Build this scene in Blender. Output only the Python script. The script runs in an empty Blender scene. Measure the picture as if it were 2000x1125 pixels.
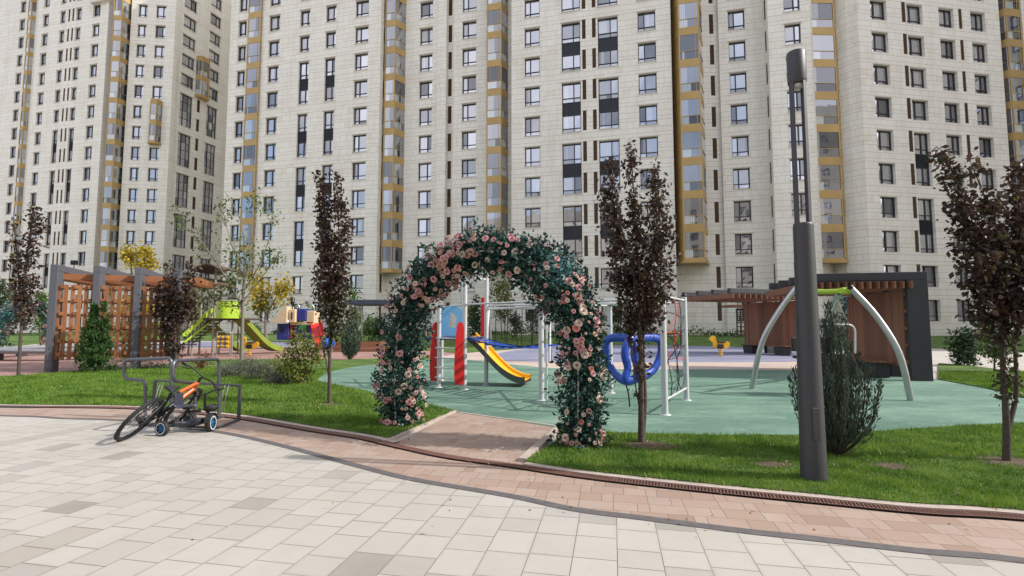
import bpy, math, random
import numpy as np
from mathutils import Vector, Matrix, geometry
random.seed(7); RNG = np.random.default_rng(11)
sc = bpy.context.scene; COL = sc.collection
# ---------------------------------------------------------------- camera
FPX, HOR, CH = 970.0, 632.0, 1.57
TH = math.atan((HOR-562.5)/FPX); CT, ST = math.cos(TH), math.sin(TH)
cam = bpy.data.cameras.new('camera'); camo = bpy.data.objects.new('camera', cam); COL.objects.link(camo)
cam.sensor_width = 36; cam.lens = 36*FPX/2000; cam.clip_start = .05; cam.clip_end = 1500
camo.location = (0, 0, CH); camo.rotation_euler = (math.pi/2+TH, 0, 0); sc.camera = camo
# ---------------------------------------------------------------- sky and sun
SUN_EL, SUN_AZ = math.radians(38), math.atan2(1.0, -0.16)        # azimuth clockwise from +Y: the sun stands right, a bit behind
world = bpy.data.worlds.new('World'); sc.world = world; world.use_nodes = True
wn = world.node_tree; bg = wn.nodes['Background']; sky = wn.nodes.new('ShaderNodeTexSky')
sky.sky_type = 'NISHITA'; sky.sun_disc = False; sky.sun_elevation = SUN_EL; sky.sun_rotation = SUN_AZ
sky.air_density = 1.0; sky.dust_density = 2.5; sky.ozone_density = 1.0
# thin bright cloud over part of the sky, seen only in the window glass
wc = wn.nodes.new('ShaderNodeTexCoord'); wnz = wn.nodes.new('ShaderNodeTexNoise'); wnz.inputs['Scale'].default_value = 1.6; wnz.inputs['Detail'].default_value = 6
wr = wn.nodes.new('ShaderNodeValToRGB'); wr.color_ramp.elements[0].position = .34; wr.color_ramp.elements[1].position = .56; wr.color_ramp.elements[1].color = (.85, .85, .85, 1)
wm = wn.nodes.new('ShaderNodeMix'); wm.data_type = 'RGBA'; wm.inputs[7].default_value = (6.4, 6.3, 6.7, 1)
wn.links.new(wc.outputs['Generated'], wnz.inputs['Vector']); wn.links.new(wnz.outputs['Fac'], wr.inputs[0]); wn.links.new(wr.outputs[0], wm.inputs[0])
wn.links.new(sky.outputs[0], wm.inputs[6]); wn.links.new(wm.outputs[2], bg.inputs[0]); bg.inputs[1].default_value = .15
sl = bpy.data.lights.new('sun', 'SUN'); so = bpy.data.objects.new('sun', sl); COL.objects.link(so)
sl.energy = 3.15; sl.angle = math.radians(.55); sl.color = (1, .965, .915)
sdir = Vector((math.sin(SUN_AZ)*math.cos(SUN_EL), math.cos(SUN_AZ)*math.cos(SUN_EL), math.sin(SUN_EL)))
so.rotation_euler = sdir.to_track_quat('Z', 'Y').to_euler(); so.location = sdir*60
vs = sc.view_settings; vs.view_transform = 'Standard'; vs.look = 'None'; vs.gamma = 1; vs.exposure = .66
sc.cycles.max_bounces = 6; sc.cycles.diffuse_bounces = 3; sc.cycles.transparent_max_bounces = 8
# ---------------------------------------------------------------- pixel helpers (photo pixels to metres)
def zat(y, v):
    k = (562.5-v)/FPX
    return CH + y*(k*CT+ST)/(CT-k*ST)
def PT(u, v, y):
    z = zat(y, v); c = y*CT+(z-CH)*ST
    return Vector(((u-1000)/FPX*c, y, z))
def G(u, v, z=0.0):
    d = Vector(((u-1000)/FPX, CT-ST*(562.5-v)/FPX, ST+CT*(562.5-v)/FPX)); t = (z-CH)/d.z
    return Vector((d.x*t, d.y*t, z))
# ---------------------------------------------------------------- node helpers
class NT:
    def __init__(s, m): s.t = m.node_tree; s.n = s.t.nodes; s.l = s.t.links
    def new(s, k, **kw):
        n = s.n.new('ShaderNode'+k)
        for a, b in kw.items(): setattr(n, a, b)
        return n
    def put(s, sock, v):
        if hasattr(v, 'is_output'): s.l.new(v, sock)
        else: sock.default_value = v
    def m(s, op, a, b=0.0, c=None):
        n = s.new('Math', operation=op); s.put(n.inputs[0], a); s.put(n.inputs[1], b)
        if c is not None: s.put(n.inputs[2], c)
        return n.outputs[0]
    def noise(s, vec, scale, detail=3, rough=.55):
        n = s.new('TexNoise'); n.inputs['Scale'].default_value = scale; n.inputs['Detail'].default_value = detail
        n.inputs['Roughness'].default_value = rough
        if vec is not None: s.l.new(vec, n.inputs['Vector'])
        return n.outputs['Fac']
    def white(s, a, b=0.0, c=0.0):
        x = s.new('CombineXYZ'); s.put(x.inputs[0], a); s.put(x.inputs[1], b); s.put(x.inputs[2], c)
        n = s.new('TexWhiteNoise', noise_dimensions='3D'); s.l.new(x.outputs[0], n.inputs[0]); return n.outputs['Value']
    def ramp(s, fac, stops, interp='LINEAR'):
        n = s.new('ValToRGB'); e = n.color_ramp.elements; n.color_ramp.interpolation = interp
        while len(e) > 1: e.remove(e[-1])
        e[0].position = stops[0][0]; e[0].color = (*stops[0][1], 1)
        for p, c in stops[1:]:
            q = e.new(p); q.color = (*c, 1)
        s.put(n.inputs[0], fac); return n.outputs[0]
    def mix(s, f, a, b, mode='MIX'):
        n = s.new('Mix', data_type='RGBA', blend_type=mode); s.put(n.inputs[0], f)
        for k, v in ((6, a), (7, b)):
            if hasattr(v, 'is_output'): s.l.new(v, n.inputs[k])
            else: n.inputs[k].default_value = (*v, 1)
        return n.outputs[2]
    def pos(s): return s.new('NewGeometry').outputs['Position']
    def bump(s, h, strength, dist=.01):
        n = s.new('Bump'); n.inputs['Strength'].default_value = strength; n.inputs['Distance'].default_value = dist
        s.l.new(h, n.inputs['Height']); return n.outputs[0]
def newmat(name):
    m = bpy.data.materials.new(name); m.use_nodes = True
    nt = NT(m); p = nt.n['Principled BSDF']; return m, nt, p
def sc3(c, k): return tuple(min(1, x*k) for x in c)
_mc = {}
def M(name, col, rough=.6, metal=0.0, var=.14, scale=4.0, bump=.15, bs=60.0, spec=.5):
    if name in _mc: return _mc[name]
    m, nt, p = newmat(name)
    P = nt.pos(); f = nt.noise(P, scale, 4); f2 = nt.noise(P, scale*9, 2)
    ff = nt.m('ADD', nt.m('MULTIPLY', f, .7), nt.m('MULTIPLY', f2, .3))
    c = nt.ramp(ff, [(.3, sc3(col, 1-var)), (.7, sc3(col, 1+var))])
    nt.l.new(c, p.inputs['Base Color']); p.inputs['Metallic'].default_value = metal
    r = nt.m('ADD', nt.m('MULTIPLY', f2, .2), rough-.1); nt.l.new(r, p.inputs['Roughness'])
    p.inputs['Specular IOR Level'].default_value = spec
    if bump: nt.l.new(nt.bump(nt.noise(P, bs, 3), bump, .01), p.inputs['Normal'])
    _mc[name] = m; return m
def leafmat(name, cols, trans=.3, rough=.5, patch=.35, pscale=1.5):
    if name in _mc: return _mc[name]
    m, nt, p = newmat(name)
    g = nt.new('NewGeometry'); r = g.outputs['Random Per Island']
    f = nt.m('ADD', nt.m('MULTIPLY', r, 1-patch), nt.m('MULTIPLY', nt.noise(g.outputs['Position'], pscale, 2), patch))
    st = [(i/(len(cols)-1)*.9+.05, c) for i, c in enumerate(cols)]
    c = nt.ramp(f, st); nt.l.new(c, p.inputs['Base Color']); p.inputs['Roughness'].default_value = rough
    p.inputs['Specular IOR Level'].default_value = .35
    t = nt.new('BsdfTranslucent'); nt.l.new(nt.mix(.5, c, (.3, .35, .05), 'MIX') if False else c, t.inputs[0])
    mx = nt.new('MixShader'); mx.inputs[0].default_value = trans
    nt.l.new(p.outputs[0], mx.inputs[1]); nt.l.new(t.outputs[0], mx.inputs[2]); nt.l.new(mx.outputs[0], nt.n['Material Output'].inputs[0])
    _mc[name] = m; return m
# ---------------------------------------------------------------- mesh builder
class MB:
    def __init__(s): s.v = []; s.f = []; s.mi = []; s.uv = []; s.blocks = []; s.sm = []
    def face(s, pts, mi=0, uv=None, smooth=False):
        b = len(s.v); s.v += [tuple(p) for p in pts]; s.f.append(list(range(b, b+len(pts)))); s.mi.append(mi); s.sm.append(smooth)
        s.uv.append(uv if uv else [(0, 0)]*len(pts))
    def idx(s, verts, faces, mi=0, smooth=False):
        b = len(s.v); s.v += [tuple(p) for p in verts]
        for f in faces: s.f.append([b+i for i in f]); s.mi.append(mi); s.sm.append(smooth); s.uv.append([(0, 0)]*len(f))
    def box(s, c, d, rz=0.0, mi=0, R=None, bev=0.0):
        c = Vector(c); hx, hy, hz = d[0]/2, d[1]/2, d[2]/2
        if R is None: R = Matrix.Rotation(rz, 3, 'Z')
        if bev <= 0 or min(hx, hy, hz) <= bev*1.2:
            V = [c+R@Vector((x, y, z)) for x in (-hx, hx) for y in (-hy, hy) for z in (-hz, hz)]
            s.idx(V, [(0, 1, 3, 2), (4, 6, 7, 5), (0, 4, 5, 1), (2, 3, 7, 6), (0, 2, 6, 4), (1, 5, 7, 3)], mi); return
        V = []; key = {}
        for x in (-1, 1):
            for y in (-1, 1):
                for z in (-1, 1):
                    for k in range(3):
                        q = [x*hx, y*hy, z*hz]
                        for j in range(3):
                            if j != k: q[j] -= (x, y, z)[j]*bev
                        key[(x, y, z, k)] = len(V); V.append(c+R@Vector(q))
        F = []
        for k in range(3):
            a, b = [j for j in range(3) if j != k]
            for sg in (-1, 1):
                loop = []
                for (p, q) in ((-1, -1), (1, -1), (1, 1), (-1, 1)):
                    t = [0, 0, 0]; t[k] = sg; t[a] = p; t[b] = q; loop.append(key[(*t, k)])
                F.append(loop)
        for k in range(3):
            a, b = [j for j in range(3) if j != k]
            for p in (-1, 1):
                for q in (-1, 1):
                    t1 = [0, 0, 0]; t1[a] = p; t1[b] = q; t1[k] = -1; t2 = list(t1); t2[k] = 1
                    F.append([key[(*t1, a)], key[(*t2, a)], key[(*t2, b)], key[(*t1, b)]])
        for x in (-1, 1):
            for y in (-1, 1):
                for z in (-1, 1): F.append([key[(x, y, z, k)] for k in range(3)])
        s.idx(V, F, mi)
    def bar(s, p, q, w, t, mi=0, up=(0, 0, 1)):
        p, q = Vector(p), Vector(q); d = (q-p); L = d.length; d.normalize(); u = Vector(up)
        if abs(d.dot(u)) > .99: u = Vector((0, 1, 0))
        x = d.cross(u).normalized(); z = x.cross(d).normalized()
        s.box((p+q)/2, (w, L, t), R=Matrix((x, d, z)).transposed(), mi=mi)
    def tube(s, pts, r, seg=8, mi=0, cap=True, smooth=True, closed=False, flat=1.0):
        pts = [Vector(p) for p in pts]; n = len(pts); rs = r if isinstance(r, (list, tuple)) else [r]*n
        rings = []; t0 = (pts[1]-pts[0]).normalized(); up = Vector((0, 0, 1)) if abs(t0.z) < .9 else Vector((1, 0, 0))
        x = t0.cross(up).normalized()
        for i in range(n):
            if closed: t = (pts[(i+1) % n]-pts[i-1]).normalized()
            else: t = (pts[min(i+1, n-1)]-pts[max(i-1, 0)]).normalized()
            x = (x-t*x.dot(t)).normalized(); y = t.cross(x)
            rings.append([pts[i]+(x*math.cos(a)+y*math.sin(a)*flat)*rs[i] for a in [2*math.pi*k/seg for k in range(seg)]])
        V = [p for rg in rings for p in rg]; F = []
        for i in range(n if closed else n-1):
            for k in range(seg):
                a = i*seg+k; b = i*seg+(k+1) % seg; c = ((i+1) % n)*seg+(k+1) % seg; d = ((i+1) % n)*seg+k
                F.append((a, b, c, d))
        s.idx(V, F, mi, smooth)
        if cap and not closed:
            s.idx(rings[0][::-1], [tuple(range(seg))], mi); s.idx(rings[-1], [tuple(range(seg))], mi)
    def lathe(s, prof, c=(0, 0, 0), seg=16, mi=0, smooth=True, ax='Z', R=None):
        c = Vector(c); V = []
        for r, z in prof:
            for k in range(seg):
                a = 2*math.pi*k/seg; q = Vector((r*math.cos(a), r*math.sin(a), z))
                if ax == 'Y': q = Vector((q.x, q.z, q.y))
                if ax == 'X': q = Vector((q.z, q.x, q.y))
                if R is not None: q = R@q
                V.append(c+q)
        F = [(i*seg+k, i*seg+(k+1) % seg, (i+1)*seg+(k+1) % seg, (i+1)*seg+k) for i in range(len(prof)-1) for k in range(seg)]
        s.idx(V, F, mi, smooth)
    def prism(s, poly, org, ux, uy, th, mi=0):
        """poly: 2-D outline; ux, uy: its axes; th: thickness along ux x uy"""
        org, ux, uy = Vector(org), Vector(ux), Vector(uy); n = ux.cross(uy).normalized()*th/2
        A = [org+ux*x+uy*y-n for x, y in poly]; B = [p+2*n for p in A]; k = len(poly)
        tri = geometry.tessellate_polygon([[Vector((x, y, 0)) for x, y in poly]])
        s.idx(A, tri, mi); s.idx(B, [t[::-1] for t in tri], mi)
        s.idx(A+B, [(i, (i+1) % k, k+(i+1) % k, k+i) for i in range(k)], mi)
    def block(s, V, F, mi=0): s.blocks.append((np.asarray(V, np.float32), np.asarray(F, np.int32), mi))
    def build(s, name, mats, parent=None, off=None):
        mats = mats if isinstance(mats, (list, tuple)) else [mats]
        V = np.array(s.v, np.float32).reshape(-1, 3); lens = [len(f) for f in s.f]
        loops = [np.array([i for f in s.f for i in f], np.int32)]; mi = [np.array(s.mi, np.int32)]; sm = [np.array(s.sm, bool)]
        Ls = [np.array(lens, np.int32)]; vs_ = [V]; nb = len(V)
        for bv, bf, m in s.blocks:
            vs_.append(bv); loops.append((bf+nb).ravel()); Ls.append(np.full(len(bf), bf.shape[1], np.int32)); nb += len(bv)
            mi.append(np.full(len(bf), m, np.int32)); sm.append(np.zeros(len(bf), bool))
        V = np.concatenate(vs_); loops = np.concatenate(loops); Ls = np.concatenate(Ls); mi = np.concatenate(mi); sm = np.concatenate(sm)
        if off is not None: V = V-np.array(off, np.float32)
        me = bpy.data.meshes.new(name); me.vertices.add(len(V)); me.vertices.foreach_set('co', V.ravel())
        me.loops.add(len(loops)); me.loops.foreach_set('vertex_index', loops); me.polygons.add(len(Ls))
        st = np.concatenate([[0], np.cumsum(Ls)[:-1]]).astype(np.int32)
        me.polygons.foreach_set('loop_start', st); me.polygons.foreach_set('loop_total', Ls)
        me.polygons.foreach_set('material_index', mi); me.polygons.foreach_set('use_smooth', sm)
        if any(any(a != (0, 0) for a in u) for u in s.uv[:4000]):
            uvl = me.uv_layers.new(name='UVMap'); flat = [c for u in s.uv for p in u for c in p]
            flat += [0.0]*(2*len(loops)-len(flat)); uvl.data.foreach_set('uv', flat)
        for m in mats: me.materials.append(m)
        me.update(calc_edges=True); me.validate()
        o = bpy.data.objects.new(name, me); COL.objects.link(o)
        if parent is not None: o.parent = parent
        return o
def tag(o, label=None, cat=None, group=None, kind=None):
    for k, v in (('label', label), ('category', cat), ('group', group), ('kind', kind)):
        if v: o[k] = v
    return o
def thing(name, label, cat, loc=(0, 0, 0), rz=0.0, group=None):
    o = bpy.data.objects.new(name, None); o.empty_display_size = .2; COL.objects.link(o); o.location = loc; o.rotation_euler = (0, 0, rz)
    return tag(o, label, cat, group)
def copy_tree(o, parent=None):
    c = o.copy(); COL.objects.link(c)
    if parent is not None: c.parent = parent
    for ch in list(o.children): copy_tree(ch, c)
    return c
def leafquads(C, size, aspect=.55, D=None, spread=1.0, jit=.5):
    """rhombic leaves at points C; D: preferred direction"""
    n = len(C); d = RNG.normal(size=(n, 3))*spread
    if D is not None: d = d+D
    d /= np.linalg.norm(d, axis=1)[:, None]+1e-9
    w = np.cross(d, RNG.normal(size=(n, 3))); w /= np.linalg.norm(w, axis=1)[:, None]+1e-9
    nn = np.cross(d, w)
    sz = size*(1+jit*RNG.uniform(-1, 1, n))[:, None]
    a = C; b = C+d*sz*.5+w*sz*aspect*.5+nn*sz*.08; c = C+d*sz; e = C+d*sz*.5-w*sz*aspect*.5+nn*sz*.08
    V = np.stack([a, b, c, e], 1).reshape(-1, 3); F = np.arange(4*n).reshape(n, 4)
    return V, F
def smoothpts(pts, k=5, closed=False):
    P = [Vector(p) for p in pts]; n = len(P); out = []
    for i in range(n if closed else n-1):
        p0 = P[(i-1) % n] if closed or i else P[0]; p1 = P[i]; p2 = P[(i+1) % n]
        p3 = P[(i+2) % n] if closed or i+2 < n else P[-1]
        for j in range(k):
            t = j/k
            out.append(.5*((2*p1)+(p2-p0)*t+(2*p0-5*p1+4*p2-p3)*t*t+(3*p1-p0-3*p2+p3)*t**3))
    if not closed: out.append(P[-1])
    return out
def rounded(pts, r, k=5):
    """polyline with corners rounded by radius r"""
    P = [Vector(p) for p in pts]; out = [P[0]]
    for i in range(1, len(P)-1):
        a = (P[i-1]-P[i]); b = (P[i+1]-P[i]); q = min(r, a.length*.48, b.length*.48)
        A = P[i]+a.normalized()*q; B = P[i]+b.normalized()*q
        for j in range(k+1):
            t = j/k; out.append(A*(1-t)**2+P[i]*2*t*(1-t)+B*t*t)
    return out+[P[-1]]
# ================================================================= GROUND
GA = math.radians(11.4)                                            # direction of the paving grid
def grid_xy(nt):
    s = nt.new('SeparateXYZ'); nt.l.new(nt.pos(), s.inputs[0]); x, y = s.outputs[0], s.outputs[1]
    a = nt.m('ADD', nt.m('MULTIPLY', x, math.sin(GA)), nt.m('MULTIPLY', y, math.cos(GA)))
    b = nt.m('SUBTRACT', nt.m('MULTIPLY', x, math.cos(GA)), nt.m('MULTIPLY', y, math.sin(GA)))
    return nt.m('ADD', a, 200.0), nt.m('ADD', b, 200.0)
def near(nt, t, c): return nt.m('ABSOLUTE', nt.m('SUBTRACT', t, c))
def slab_mat():
    m, nt, p = newmat('pale_concrete_slabs'); a, b = grid_xy(nt); W = .295
    q = nt.m('DIVIDE', b, W); col = nt.m('FLOOR', q); fx = nt.m('MULTIPLY', nt.m('FRACT', q), W)
    r = nt.white(col, 3.3); L = .6
    yy = nt.m('ADD', nt.m('DIVIDE', a, L), nt.m('MULTIPLY', r, 1)); row = nt.m('FLOOR', yy); t = nt.m('MULTIPLY', nt.m('FRACT', yy), L)
    cut = nt.m('ADD', .26, nt.m('MULTIPLY', nt.m('ROUND', nt.m('MULTIPLY', nt.white(col, row, 8.1), 1.4)), .09))
    half = nt.m('GREATER_THAN', t, cut)
    dx = nt.m('MINIMUM', fx, nt.m('SUBTRACT', W, fx)); dy = nt.m('MINIMUM', nt.m('MINIMUM', t, nt.m('SUBTRACT', L, t)), near(nt, t, cut))
    d = nt.m('MINIMUM', nt.m('ADD', dx, .0007), dy); joint = nt.m('LESS_THAN', d, .0032)
    rnd = nt.white(col, row, nt.m('ADD', half, 5.0))
    P = nt.pos(); big = nt.noise(P, .35, 4); mid = nt.noise(P, 3.0, 5, .65); fine = nt.noise(P, 90, 2)
    base = nt.ramp(rnd, [(0, (.24, .22, .185)), (.04, (.32, .3, .265)), (.08, (.365, .34, .292)), (.5, (.385, .36, .31)), (.95, (.405, .382, .332))])
    c = nt.mix(nt.m('MULTIPLY', nt.ramp(big, [(.42, (0, 0, 0)), (.62, (1, 1, 1))]), .5), base, (.44, .42, .38))
    c = nt.mix(nt.m('MULTIPLY', nt.ramp(mid, [(.3, (1, 1, 1)), (.55, (0, 0, 0))]), .28), c, (.33, .3, .26))
    c = nt.mix(nt.m('MULTIPLY', fine, .14), c, (.28, .25, .22))
    g = nt.ramp(nt.noise(P, 1.1, 3), [(.35, (.06, .052, .045)), (.65, (.2, .18, .155))])
    sh = nt.m('LESS_THAN', nt.white(col, nt.m('FLOOR', nt.m('DIVIDE', row, 3)), 7.7), .05)
    c = nt.mix(nt.m('MULTIPLY', sh, .55), c, (.3, .265, .215))
    sp = nt.ramp(nt.noise(P, 22, 5, .8), [(.62, (0, 0, 0)), (.72, (1, 1, 1))]); c = nt.mix(nt.m('MULTIPLY', sp, .25), c, (.2, .17, .14))
    hal = nt.m('MULTIPLY', nt.m('SUBTRACT', 1.0, nt.m('MINIMUM', nt.m('MULTIPLY', d, 35), 1.0)), nt.ramp(nt.noise(P, 2.2, 4), [(.4, (0, 0, 0)), (.65, (1, 1, 1))])); c = nt.mix(nt.m('MULTIPLY', hal, .28), c, (.22, .19, .16))
    c = nt.mix(joint, c, g); nt.l.new(c, p.inputs['Base Color']); p.inputs['Roughness'].default_value = .8
    h = nt.m('ADD', nt.m('MULTIPLY', nt.m('MINIMUM', d, .005), 120), nt.m('MULTIPLY', fine, .25)); h = nt.m('ADD', h, nt.m('MULTIPLY', rnd, .3))
    nt.l.new(nt.bump(h, .5, .004), p.inputs['Normal']); return m
def brick_mat():
    m, nt, p = newmat('pink_brick_pavers'); a, b = grid_xy(nt); W = .2
    q = nt.m('DIVIDE', a, W); col = nt.m('FLOOR', q); fx = nt.m('MULTIPLY', nt.m('FRACT', q), W); L = .6
    yy = nt.m('ADD', nt.m('DIVIDE', b, L), nt.white(col, 9.1)); row = nt.m('FLOOR', yy); t = nt.m('MULTIPLY', nt.m('FRACT', yy), L)
    idx = nt.m('ADD', nt.m('GREATER_THAN', t, .3), nt.m('GREATER_THAN', t, .5))
    dx = nt.m('MINIMUM', fx, nt.m('SUBTRACT', W, fx))
    dy = nt.m('MINIMUM', nt.m('MINIMUM', t, nt.m('SUBTRACT', L, t)), nt.m('MINIMUM', near(nt, t, .3), near(nt, t, .5)))
    d = nt.m('MINIMUM', dx, dy); joint = nt.m('LESS_THAN', d, .0028); rnd = nt.white(col, row, idx)
    P = nt.pos(); mid = nt.noise(P, 4.0, 5, .65); fine = nt.noise(P, 90, 2)
    c = nt.ramp(rnd, [(0, (.27, .185, .14)), (.2, (.33, .235, .18)), (.55, (.355, .265, .21)), (.8, (.375, .29, .235)), (1, (.33, .26, .215))])
    c = nt.mix(nt.m('MULTIPLY', nt.ramp(mid, [(.35, (0, 0, 0)), (.65, (1, 1, 1))]), .4), c, (.3, .2, .14))
    c = nt.mix(nt.m('MULTIPLY', fine, .2), c, (.2, .15, .12)); c = nt.mix(joint, c, (.15, .11, .085))
    nt.l.new(c, p.inputs['Base Color']); p.inputs['Roughness'].default_value = .85
    h = nt.m('ADD', nt.m('MULTIPLY', nt.m('MINIMUM', d, .006), 100), nt.m('MULTIPLY', fine, .3))
    nt.l.new(nt.bump(h, .5, .004), p.inputs['Normal']); return m
def rubber(name, c1, c2, c3, sc_=.8):
    m, nt, p = newmat(name); P = nt.pos(); k_ = nt.noise(P, 2.3, 6, .75)
    mp = nt.new('Mapping'); nt.l.new(P, mp.inputs[0]); mp.inputs['Scale'].default_value = (.35, 1.2, 1)
    a = nt.noise(mp.outputs[0], sc_, 6, .65); b = nt.noise(P, 260, 2); d = nt.noise(P, 7, 4, .7)
    c = nt.ramp(a, [(.35, c1), (.5, c2), (.68, c3)]); c = nt.mix(nt.m('MULTIPLY', nt.ramp(b, [(.4, (0, 0, 0)), (.7, (1, 1, 1))]), .3), c, sc3(c3, 1.3))
    c = nt.mix(nt.m('MULTIPLY', nt.ramp(k_, [(.52, (0, 0, 0)), (.7, (1, 1, 1))]), .5), c, sc3(c3, 1.2)); c = nt.mix(nt.m('MULTIPLY', nt.ramp(d, [(.3, (1, 1, 1)), (.5, (0, 0, 0))]), .35), c, sc3(c1, .7))
    nt.l.new(c, p.inputs['Base Color']); p.inputs['Roughness'].default_value = .9; nt.l.new(nt.bump(b, .4, .003), p.inputs['Normal']); return m
def lawn_mat():
    m, nt, p = newmat('lawn_green'); P = nt.pos()
    a = nt.noise(P, 1.2, 5, .6); b = nt.noise(P, 45, 3, .7)
    f = nt.m('ADD', nt.m('MULTIPLY', a, .6), nt.m('MULTIPLY', b, .4))
    c = nt.ramp(f, [(.34, (.022, .05, .008)), (.5, (.08, .15, .018)), (.66, (.15, .24, .035))])
    nt.l.new(c, p.inputs['Base Color']); p.inputs['Roughness'].default_value = .9; nt.l.new(nt.bump(b, 1, .05), p.inputs['Normal']); return m
SLAB, BRICK, LAWN = slab_mat(), brick_mat(), lawn_mat()
GREEN = rubber('green_rubber', (.05, .115, .08), (.088, .175, .125), (.18, .27, .205))
RED = rubber('red_rubber', (.2, .11, .09), (.27, .15, .125), (.36, .22, .18))
BLUE = rubber('blue_rubber', (.13, .14, .215), (.175, .185, .27), (.25, .25, .31))
PEACH = rubber('peach_rubber', (.35, .26, .22), (.42, .33, .28), (.5, .41, .35))
PAVE = M('far_pale_paving', (.42, .385, .34), .85, var=.1, scale=.6)
KERB = M('concrete_kerb', (.4, .33, .28), .85, var=.15, scale=9)
EDGE = M('dark_edge_pavers', (.1, .09, .088), .8, var=.25, scale=14)
IRON = M('rusty_iron_grate', (.13, .06, .042), .75, var=.3, scale=30)
DARKM = M('channel_shade', (.012, .01, .009), .9)
SOIL = M('soil', (.085, .06, .035), .95, var=.5, scale=12, bump=.8, bs=90)
def sheet(name, pts, z, mat, kind='structure', skirt=0.0):
    P = [Vector((p[0], p[1], 0)) for p in pts]; b = MB()
    tri = geometry.tessellate_polygon([P]); V = [(p.x, p.y, z) for p in P]
    def up(t):
        a, c, d = (Vector(V[i]) for i in t); return t if (c-a).cross(d-a).z > 0 else t[::-1]
    b.idx(V, [up(t) for t in tri])
    if skirt:
        k = len(V); W = V+[(x, y, z-skirt) for x, y, _ in V]; b.idx(W, [(i, (i+1) % k, k+(i+1) % k, k+i) for i in range(k)])
    o = b.build(name, mat); tag(o, kind=kind); return o
def gp(l, n=0): 
    P = [G(*q) for q in l]; return smoothpts(P, n) if n else P
strip_px = [(0, 813.5), (122, 819), (245, 824), (416, 845), (525, 868), (630, 896), (700, 915), (800, 940), (986, 972), (1119, 1000), (1266, 1019), (1457, 1044), (1601, 1060), (1804, 1084), (2000, 1102)]
drain_px = [(0, 796), (130, 797), (245, 799), (360, 807), (469, 819.5), (595, 841.5), (700, 858), (755, 871), (860, 894), (986, 912), (1105, 930.5), (1210, 944), (1350, 959.5), (1440, 969), (1594, 984.5), (1804, 1005.5), (2000, 1018)]
strip_c = [Vector((-40, 7.2, 0)), Vector((-20, 8.6, 0)), Vector((-13, 8.9, 0))]+gp(strip_px)+[Vector((4.3, 2.95, 0)), Vector((6.5, 2.3, 0)), Vector((14, -.8, 0)), Vector((40, -16, 0))]
drain_c = [Vector((-40, 8.3, 0)), Vector((-20, 9.5, 0)), Vector((-13, 9.75, 0))]+gp(drain_px)+[Vector((5.2, 3.65, 0)), Vector((7.5, 2.9, 0)), Vector((15, -.1, 0)), Vector((41, -15, 0))]
strip_c = smoothpts(strip_c, 5); drain_c = smoothpts(drain_c, 5)
def offc(C, d):
    out = []
    for i, p in enumerate(C):
        t = (C[min(i+1, len(C)-1)]-C[max(i-1, 0)]).normalized(); out.append(p+Vector((-t.y, t.x, 0))*d)
    return out
def ribbon(name, C, d0, d1, z, mat, h=0.0):
    A, B = offc(C, d0), offc(C, d1); b = MB(); n = len(A)
    V = [(p.x, p.y, z) for p in A]+[(p.x, p.y, z) for p in B]
    b.idx(V, [(i, i+1, n+i+1, n+i) for i in range(n-1)])
    if h:
        for Q, fl in ((A, 0), (B, 1)):
            W = [(p.x, p.y, z) for p in Q]+[(p.x, p.y, z-h) for p in Q]; b.idx(W, [(i, i+1, n+i+1, n+i) for i in range(n-1)])
    o = b.build(name, mat); return tag(o, kind='structure')
big = [(-400, -300), (400, -300), (400, 400), (-400, 400)]
sheet('ground', big, -.012, PAVE)
back = [Vector((60, -120, 0)), Vector((-60, -120, 0))]
sheet('brick_path', offc(drain_c, -.02)+back, 0.0, BRICK)
sheet('plaza', strip_c+back, .004, SLAB)
ribbon('paving_edge_strip', strip_c, -.0, .1, .008, EDGE)
ribbon('drain_channel', drain_c, 0.0, .125, .004, DARKM)  # flat ribbon; shade of the channel's depth is put into its near-black colour
xk0, xk1 = G(752, 869).x, G(1018, 905).x
for kp in ([p for p in drain_c if p.x < xk0+.1], [p for p in drain_c if p.x > xk1-.15]): ribbon('kerb', kp, .125, .215, .022, KERB, .05)
# grate of the drain: two rails and its cross bars
def build_grate():
    b = MB(); A = offc(drain_c, .0); B = offc(drain_c, .125)
    def rail(d0, d1):
        P, Q = offc(drain_c, d0), offc(drain_c, d1)
        for i in range(len(P)-1):
            if P[i].x < -9 or P[i].x > 5: continue
            b.face([(P[i].x, P[i].y, .014), (P[i+1].x, P[i+1].y, .014), (Q[i+1].x, Q[i+1].y, .014), (Q[i].x, Q[i].y, .014)])
    rail(0, .015); rail(.11, .125)
    acc = 0; k = 0; C = offc(drain_c, .0625)
    for i in range(len(C)-1):
        a, c = C[i], C[i+1]; L = (c-a).length; t = (c-a)/L
        if a.x < -9 or a.x > 5: continue
        while acc < L:
            p = a+t*acc; wide = (.015 if k % 16 else .022) if p.x > -.45+.3*math.sin(k*.7) else .029
            b.box((p.x, p.y, .008), (wide, .1, .011), rz=math.atan2(t.y, t.x)); acc += .03; k += 1
        acc -= L
    o = b.build('drain_grate', IRON)
    tag(o, 'long rusty brown iron drain grate curving between brick pavers and kerb', 'drain grate')
build_grate()
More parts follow.
